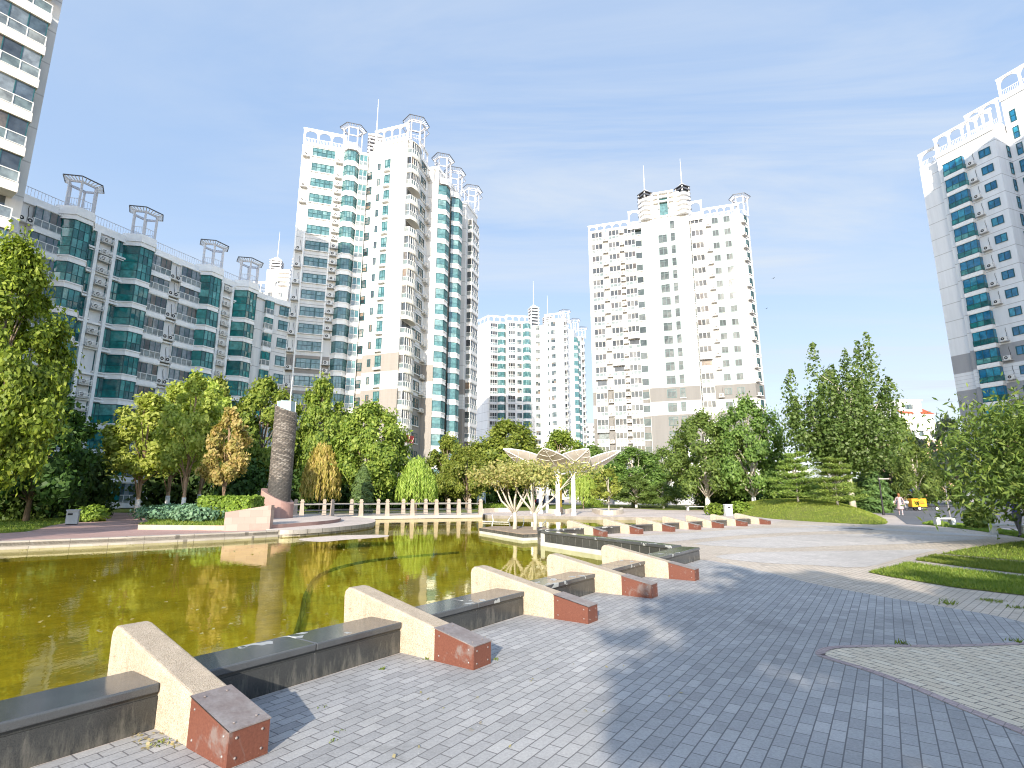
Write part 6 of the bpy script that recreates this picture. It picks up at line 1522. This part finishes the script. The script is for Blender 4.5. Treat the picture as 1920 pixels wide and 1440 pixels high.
    for px, py, k, h, s in ((1780, 1133, 30, .09, .10), (1862, 1128, 110, .035, .16), (1905, 1140, 60, .035, .13), (1690, 1208, 26, .05, .06), (718, 1256, 16, .025, .025), (300, 1396, 22, .02, .06), (800, 1237, 14, .02, .03), (602, 1328, 8, .012, .03), (635, 1372, 9, .012, .04), (625, 1392, 10, .012, .03), (930, 1238, 12, .02, .03), (1905, 1204, 30, .04, .1)):
        x, y = G(px, py)
        for i in range(k):
            bx, by = x+R.normal(0, s*.5), y+R.normal(0, s*.5); a = R.random()*6.28; w = .006+h*.04; l = h*R.uniform(.5, 1.2); tx, ty = R.normal(0, .5, 2)*l
            V += [(bx-w*math.cos(a), by-w*math.sin(a), .006), (bx+w*math.cos(a), by+w*math.sin(a), .006), (bx+tx, by+ty, .006+l)]
    tag(obj('weeds', fast_mesh('weeds', np.array(V), 3, [M_blade], True)), kind='stuff')
    # dry leaves by the nearest wedge
    V = []
    for i in range(60):
        x, y = G(R.uniform(240, 340), R.uniform(1372, 1408)) if i < 36 else G(R.uniform(700, 1300), R.uniform(1180, 1430)); V.append(leaves(R, np.array([[x, y, .012]]), np.array([[0, 0, 1.]]), .022, 1.6, .3))
    tag(obj('dry_leaves', fast_mesh('dry_leaves', np.concatenate(V), 4, [leafmat('leaf_dry', [(.3, .2, .09), (.5, .42, .28), (.35, .3, .12), (.6, .55, .42)])])), kind='stuff')
def skin_body(name, parent, joints, edges, zones):
    """one continuous body: a skinned skeleton, coloured by height zones [(z above, material)]"""
    me = bpy.data.meshes.new(name); names = list(joints); me.from_pydata([joints[k][0] for k in names], [(names.index(a), names.index(b)) for a, b in edges], []); me.update()
    o = bpy.data.objects.new(name, me); COL.objects.link(o)
    m = o.modifiers.new('skin', 'SKIN'); m.use_smooth_shade = True; s = o.modifiers.new('sub', 'SUBSURF'); s.levels = s.render_levels = 2
    for i, k in enumerate(names):
        r = joints[k][1]; o.data.skin_vertices[0].data[i].radius = (r, r) if not hasattr(r, '__len__') else r
        o.data.skin_vertices[0].data[i].use_root = (i == 0)
    dg = bpy.context.evaluated_depsgraph_get(); ev = o.evaluated_get(dg); nm = bpy.data.meshes.new_from_object(ev); bpy.data.objects.remove(o)
    nm.materials.clear()
    for _, mt in zones: nm.materials.append(mt)
    for p in nm.polygons:
        c = p.center
        for i, (f, mt) in enumerate(zones):
            if f(c): p.material_index = i; break
        p.use_smooth = True
    return obj(name, nm, parent)
def person(loc, rz, ht, label, top, bottom, skin, hair, longhair=False, stride=.12, arm=(.1, .1), dress=False, sleeve=.3, bag=None):
    r = empty('person', (loc[0], loc[1], loc[2] if len(loc) > 2 else 0), label, 'person', rz=rz, scale=(ht/1.7,)*3)
    J = {'pelvis': ((0, 0, .93), (.15, .105)), 'waist': ((0, 0, 1.07), (.125, .09)), 'chest': ((0, .0, 1.27), (.155, .105)), 'neckb': ((0, .01, 1.43), (.075, .065)), 'neck': ((0, 0, 1.49), .052), 'head': ((0, -.015, 1.58), (.075, .088)), 'crownh': ((0, -.01, 1.67), (.06, .07))}
    E = [('pelvis', 'waist'), ('waist', 'chest'), ('chest', 'neckb'), ('neckb', 'neck'), ('neck', 'head'), ('head', 'crownh')]
    for sd, s in (('l', -1), ('r', 1)):
        st = stride*s; a = arm[0] if s < 0 else arm[1]
        J.update({'hip'+sd: ((s*.09, 0, .86), .092), 'knee'+sd: ((s*.095, -st*.5-.02, .48), .058), 'ank'+sd: ((s*.095, -st+.03*(st < 0), .09), .038), 'toe'+sd: ((s*.10, -st-.15, .035), (.04, .03)),
                  'sh'+sd: ((s*.18, 0, 1.38), .058), 'elb'+sd: ((s*(.23+a*.3), .02-a*.1, 1.1), .042), 'wri'+sd: ((s*(.235+a*.4), -.06-a*.5, .87+a*.3), .028), 'hand'+sd: ((s*(.235+a*.42), -.09-a*.6, .80+a*.32), (.032, .022))})
        E += [('pelvis', 'hip'+sd), ('hip'+sd, 'knee'+sd), ('knee'+sd, 'ank'+sd), ('ank'+sd, 'toe'+sd), ('neckb', 'sh'+sd), ('sh'+sd, 'elb'+sd), ('elb'+sd, 'wri'+sd), ('wri'+sd, 'hand'+sd)]
        for i in range(4): 
            hx, hy, hz = J['hand'+sd][0]; J['fin%d%s' % (i, sd)] = ((hx+s*.006, hy-.02+.017*i-.01, hz-.07+.008*abs(i-1)), .0085); E.append(('hand'+sd, 'fin%d%s' % (i, sd)))
        J['thumb'+sd] = ((hx-s*.02, hy-.035, hz-.02), .009); E.append(('hand'+sd, 'thumb'+sd))
    hb = .38 if dress else .93
    skin_body('body', r, J, E, [(lambda c: c.z > 1.455, skin), (lambda c: abs(c.x) > .2 and c.z < 1.38-sleeve*.9, skin), (lambda c: c.z > hb, top), (lambda c: c.z > .10, bottom), (lambda c: True, M_paint if dress else M_black)])
    mb = MB(); mb.lathe([(.001, 1.735), (.06, 1.72), (.088, 1.66), (.092, 1.60), (.075, 1.55), (.06, 1.52 if not longhair else 1.40)], hair, 14, Matrix.Translation((0, .022, 0)))
    mb.obj('hair', r, smooth=True)
    f = MB()
    for s in (-1, 1): f.lathe([(.001, -.006), (.009, 0), (.001, .006)], M_black, 8, Matrix.Translation((s*.031, -.098, 1.60)) @ Matrix.Rotation(math.pi/2, 4, 'X'))
    f.add([(-.012, -.1, 1.56), (.012, -.1, 1.56), (0, -.122, 1.565), (0, -.102, 1.6)], [(0, 1, 2), (0, 2, 3), (1, 3, 2)], skin)
    f.box(-.022, .022, -.1005, -.094, 1.528, 1.536, M_red)
    for s in (-1, 1): f.cbox((s*.082, 0, 1.585), (.014, .03, .05), skin)
    f.obj('face', r)
    if dress:
        sk = MB(); sk.lathe([(.14, 1.0), (.17, .9), (.21, .72), (.24, .55), (.255, .50)], top, 18); sk.obj('skirt', r, smooth=True)
    return r
def build_people():
    sk = simple('skin', (.50, .32, .23), .55, var=.06); hb = simple('hair_black', (.02, .016, .014), .5); hr = simple('hair_reddish', (.24, .10, .04), .5)
    m, nt, b = newmat('floral_pink'); v = ocoord(nt); L(nt, ramp(nt, noise(nt, 18, 2, .5, v), [(.42, (.40, .33, .33)), (.5, (.28, .14, .16)), (.58, (.40, .34, .36))]), b.inputs['Base Color'])
    wt = simple('shirt_white', (.75, .76, .78), .7, var=.05); bk = simple('trousers_dark', (.025, .027, .035), .7); bl = simple('shirt_blue', (.07, .05, .42), .6, var=.1); gy = simple('trousers_grey', (.10, .10, .11), .7)
    x, y = G(1690, 967); person((x, y), 2.6, 1.66, 'person with reddish hair in a pale pink floral outfit walking on the paving', m, m, sk, hr, True, .14, (.15, .2), True)
    x, y = G(1663, 954.5); person((x, y), .3, 1.72, 'person in a white shirt and dark trousers behind the lamp post', wt, bk, sk, hb, False, .1, (.3, .05))
    x, y = G(1914, 1007); person((x, y), -1.2, 1.68, 'person in a blue and white top and dark trousers, cut by the right edge', bl, gy, sk, hb, False, .2, (.15, .2))
    x, y = G(1419, 958); person((x, y+4, mound_z(x, y+4)), .3, 1.1, 'tiny figure in dark clothes under the right elm', bk, bk, sk, hb, False, .05)
def wheel(r, w, M, tyre, rim, parent):
    mb = MB(); mb.lathe([(r*.62, -w/2), (r*.92, -w/2), (r, -w*.3), (r, w*.3), (r*.92, w/2), (r*.62, w/2)], tyre, 18, M, False); o = mb.obj('wheel', parent)
    mb = MB(); mb.lathe([(r*.61, -w*.45), (r*.61, w*.45)], rim, 18, M); mb.lathe([(r*.18, -w*.55), (r*.18, w*.55)], tyre, 10, M); mb.obj('rim', o)
def car(loc, rz, paint, label, sc=1.0):
    r = empty('parked_car', (loc[0], loc[1], 0), label, 'car', 'cars parked beyond the trees', rz, (sc,)*3)
    mb = MB(); pr = [(-2.1, .32), (2.12, .32), (2.16, .62), (1.95, .80), (1.05, .93), (-1.65, .95), (-2.08, .86), (-2.14, .6)]
    mb.xprism(pr, -.86, .86, paint); bevel(mb.obj('body', r), .07, 3)
    mb = MB(); cb = [(.95, .92), (.35, 1.40), (-1.05, 1.43), (-1.72, .93)]
    mb.xprism(cb, -.70, .70, M_dark); bevel(mb.obj('window', r), .05, 2)
    mb = MB(); mb.xprism([(.30, 1.412), (.22, 1.46), (-1.0, 1.48), (-1.1, 1.44)], -.67, .67, paint); mb.obj('roof', r)
    Rm = Matrix.Rotation(math.pi/2, 4, 'X')
    for x in (-1.3, 1.35):
        for y in (-.8, .8): wheel(.32, .2, Matrix.Translation((x, y, .32)) @ Rm, M_black, M_ac, r)
    for y in (-.6, .6):
        mb = MB(); mb.box(2.02, 2.14, y-.18, y+.18, .62, .74, M_rail); mb.obj('headlight', r)
        mb = MB(); mb.box(-2.13, -2.03, y-.16, y+.16, .68, .82, M_red); mb.obj('tail_light', r)
def bicycle(loc, rz, label, basket=M_ac):
    r = empty('parked_bicycle', (loc[0], loc[1], 0), label, 'bicycle', 'bicycles parked by the road', rz); Rm = Matrix.Rotation(math.pi/2, 4, 'X')
    for x in (-.52, .52):
        mb = MB(); mb.lathe([(.31, -.02), (.335, 0), (.31, .02), (.295, 0), (.31, -.02)], M_black, 20, Matrix.Translation((x, 0, .335)) @ Rm, False)
        for k in range(8): a = k*math.pi/4; mb.tube([(x, 0, .335), (x+.3*math.cos(a), 0, .335+.3*math.sin(a))], .004, M_steel, 4)
        mb.obj('wheel', r)
    mb = MB(); 
    for p, q in (((-.52, 0, .335), (-.1, 0, .3)), ((-.1, 0, .3), (-.2, 0, .82)), ((-.1, 0, .3), (.38, 0, .78)), ((-.18, 0, .72), (.38, 0, .8)), ((-.52, 0, .335), (-.18, 0, .72)), ((.52, 0, .335), (.36, 0, 1.0))): mb.tube([p, q], .018, M_steel, 6)
    mb.tube([(.36, -.28, 1.02), (.36, 0, 1.0), (.36, .28, 1.02)], .014, M_black, 6); mb.obj('frame', r)
    mb = MB(); mb.box(-.34, -.08, -.07, .07, .84, .89, M_black); bevel(mb.obj('saddle', r), .02); mb = MB(); mb.box(.42, .72, -.17, .17, .72, .95, basket); mb.obj('basket', r)
def build_vehicles():
    M_yel = simple('cargo_yellow', (.62, .30, .015), .45, var=.06)
    X, Y = G(1723, 957.5); r = empty('cargo_tricycle', (X, Y, 0), 'yellow delivery tricycle with a big cargo box and dark emblem by the road', 'tricycle', None, -.12, (.74,)*3)
    Rm = Matrix.Rotation(math.pi/2, 4, 'X'); s = 1.0
    mb = MB(); mb.box(-1.0, .85, -.5, .5, .5, 1.55, M_yel); mb.box(-.98, .83, -.48, .48, 1.552, 1.62, M_yel); bevel(mb.obj('cargo_box', r), .05, 3)
    mb = MB(); ar = [(-.75+.09*i, -.516, 1.25-.14*math.sin(math.pi*i/7)) for i in range(8)]; mb.tube(ar, [.012]+[.035]*6+[.012], M_black, 6); mb.tube([(-.2, -.516, 1.28), (-.12, -.516, 1.08), (-.05, -.516, 1.0)], .03, M_black, 6); mb.add([(-.02, -.515, 1.05), (.5, -.515, 1.05), (.42, -.515, 1.35), (.1, -.515, 1.42)], [(0, 1, 2, 3)], simple('emblem_orange', (.62, .22, .02), .5)); mb.box(.02, .55, -.52, -.503, .93, 1.02, simple('emblem_brown', (.25, .10, .01), .5)); mb.obj('emblem', r)
    mb = MB(); mb.box(-1.02, 1.0, -.4, .4, .38, .49, M_black); mb.tube([(.9, 0, .45), (1.9, 0, .5), (2.15, 0, 1.05)], .035, M_black, 6); mb.tube([(2.15, -.3, 1.08), (2.15, .3, 1.08)], .02, M_black, 6); mb.tube([(2.1, 0, .95), (2.3, 0, .32)], .03, M_black, 6); mb.box(1.15, 1.5, -.16, .16, .62, .72, M_black); mb.tube([(1.3, 0, .48), (1.3, 0, .64)], .03, M_black, 6); mb.obj('chassis', r)
    for p in ((-.15, -.47, .3), (-.15, .47, .3)): wheel(.3, .12, Matrix.Translation(p) @ Rm, M_black, M_ac, r)
    wheel(.28, .1, Matrix.Translation((2.3, 0, .28)) @ Rm, M_black, M_ac, r)
    car((39.5, 60.5), -.1, simple('car_black', (.03, .035, .05), .3), 'dark car parked behind the yellow tricycle')
    car((x_at(992, 88), 88), .1, simple('car_red', (.16, .015, .015), .3), 'dark red car glimpsed between the canopy posts'); car((x_at(1030, 86), 86), .05, simple('car_blue', (.04, .09, .22), .3), 'blue car glimpsed right of the thick canopy posts')
    bicycle((x_at(1646, 57), 57), .4, 'bicycle with a white basket left of the lamp post'); bicycle((x_at(1654, 59), 59), -.5, 'second bicycle behind the lamp post, angled the other way'); bicycle((x_at(1680, 56), 56), .2, 'bicycle left of the floral-dressed person'); bicycle((x_at(1702, 58), 58), .9, 'bicycle between the floral-dressed person and the yellow tricycle')
    x, y = x_at(1718, 64), 64; r = empty('market_parasol', (x, y, 0), 'blue and pink parasol above the yellow tricycle', 'parasol'); mb = MB(); mb.tube([(0, 0, 0), (0, 0, 2.5)], .03, M_steel, 6); mb.obj('pole', r); mb = MB(); mb.lathe([(1.5, 1.95), (1.0, 2.25), (.05, 2.55)], simple('parasol_blue', (.06, .30, .62), .6), 10); mb.lathe([(1.52, 1.80), (1.52, 1.94)], simple('parasol_pink', (.5, .15, .35), .6), 10); mb.obj('canopy', r)
# ================================================================ sky, sun, camera
def build_light():
    SUN_AZ = math.atan2(-.19, -.98); EL = math.radians(20.5)
    w = bpy.data.worlds.new('World'); SC.world = w; w.use_nodes = True; nt = w.node_tree; bg = nt.nodes['Background']
    sk = nt.nodes.new('ShaderNodeTexSky'); sk.sky_type = 'NISHITA'; sk.sun_disc = False; sk.sun_elevation = EL; sk.sun_rotation = SUN_AZ
    sk.altitude = 50; sk.air_density = 1.0; sk.dust_density = .6; sk.ozone_density = 1.6
    tc = nt.nodes.new('ShaderNodeTexCoord'); sep = nt.nodes.new('ShaderNodeSeparateXYZ'); L(nt, tc.outputs['Generated'], sep.inputs[0])
    # cirrus: project the direction on a high flat layer
    zz = math_(nt, 'MAXIMUM', sep.outputs[2], .04); cv = nt.nodes.new('ShaderNodeCombineXYZ')
    L(nt, math_(nt, 'DIVIDE', sep.outputs[0], zz), cv.inputs[0]); L(nt, math_(nt, 'DIVIDE', sep.outputs[1], zz), cv.inputs[1])
    n1 = noise(nt, 1.0, 7, .62, mapping(nt, cv.outputs[0], rot=(0, 0, -.5), sc=(.34, 1.5, 1)), .9); n2 = noise(nt, .45, 3, .5, mapping(nt, cv.outputs[0], loc=(4, 2, 0)))
    f = math_(nt, 'MULTIPLY', ramp(nt, n1, [(.38, (0, 0, 0)), (.68, (1, 1, 1))]), ramp(nt, n2, [(.35, (.1, .1, .1)), (.65, (1, 1, 1))]))
    # pale haze bank on the side away from the sun, Nishita glow on the sun's side
    z = sep.outputs[2]; north = nt.nodes.new('ShaderNodeMapRange'); north.interpolation_type = 'SMOOTHSTEP'; L(nt, sep.outputs[1], north.inputs[0]); north.inputs[1].default_value = -.35; north.inputs[2].default_value = .15
    hz = math_(nt, 'MULTIPLY', north.outputs[0], .9)
    grad = ramp(nt, z, [(.0, (1.9, 1.98, 2.06)), (.10, (1.68, 1.86, 2.06)), (.24, (1.30, 1.62, 2.06)), (.45, (.97, 1.34, 1.95)), (1, (.82, 1.17, 1.82))])
    sc = nt.nodes.new('ShaderNodeVectorMath'); sc.operation = 'SCALE'; L(nt, sk.outputs[0], sc.inputs[0]); sc.inputs['Scale'].default_value = 1.04
    base = mixc(nt, 'MIX', hz, sc.outputs[0], grad)
    L(nt, mixc(nt, 'MIX', math_(nt, 'MULTIPLY', f, .95), base, (1.7, 1.86, 2.06)), bg.inputs[0]); bg.inputs[1].default_value = .15
    sd = bpy.data.lights.new('sun', 'SUN'); sd.energy = 2.8; sd.angle = math.radians(.5); sd.color = (1, .91, .78); so = bpy.data.objects.new('sun', sd); COL.objects.link(so)
    d = Vector((.19, .98, 0)).normalized()*math.cos(EL) + Vector((0, 0, -math.sin(EL))); so.rotation_euler = d.to_track_quat('-Z', 'Y').to_euler(); so.location = (0, 0, 80)
    cd = bpy.data.cameras.new('camera'); co = bpy.data.objects.new('camera', cd); COL.objects.link(co); co.location = (0, 0, H); co.rotation_euler = (math.pi/2+TH, 0, 0)
    cd.sensor_width = 36; cd.lens = FPX/1920*36; cd.clip_end = 3000; cd.clip_start = .05; SC.camera = co
    vs = SC.view_settings; vs.view_transform = 'Standard'; vs.look = 'None'; vs.exposure = EXPOSURE; vs.gamma = 1
    SC.render.engine = 'CYCLES'; cy = SC.cycles; cy.use_denoising = True; cy.pixel_filter_type = 'BLACKMAN_HARRIS'; cy.filter_width = 1.1; cy.max_bounces = 6; cy.diffuse_bounces = 3; cy.glossy_bounces = 3; cy.transparent_max_bounces = 8; cy.sample_clamp_indirect = 6; cy.caustics_reflective = False; cy.caustics_refractive = False
EXPOSURE = 1.6
build_ground(); build_dividers(); build_monument()
build_tower_c(); build_tower_e(); build_tower_f(); build_tower_a(); build_block_b(); build_tower_d(); build_tower_g(); build_others()
build_trees(); build_canopy(); build_island_trees(); build_small(); build_people(); build_vehicles(); build_light()
bpy.context.view_layer.update()
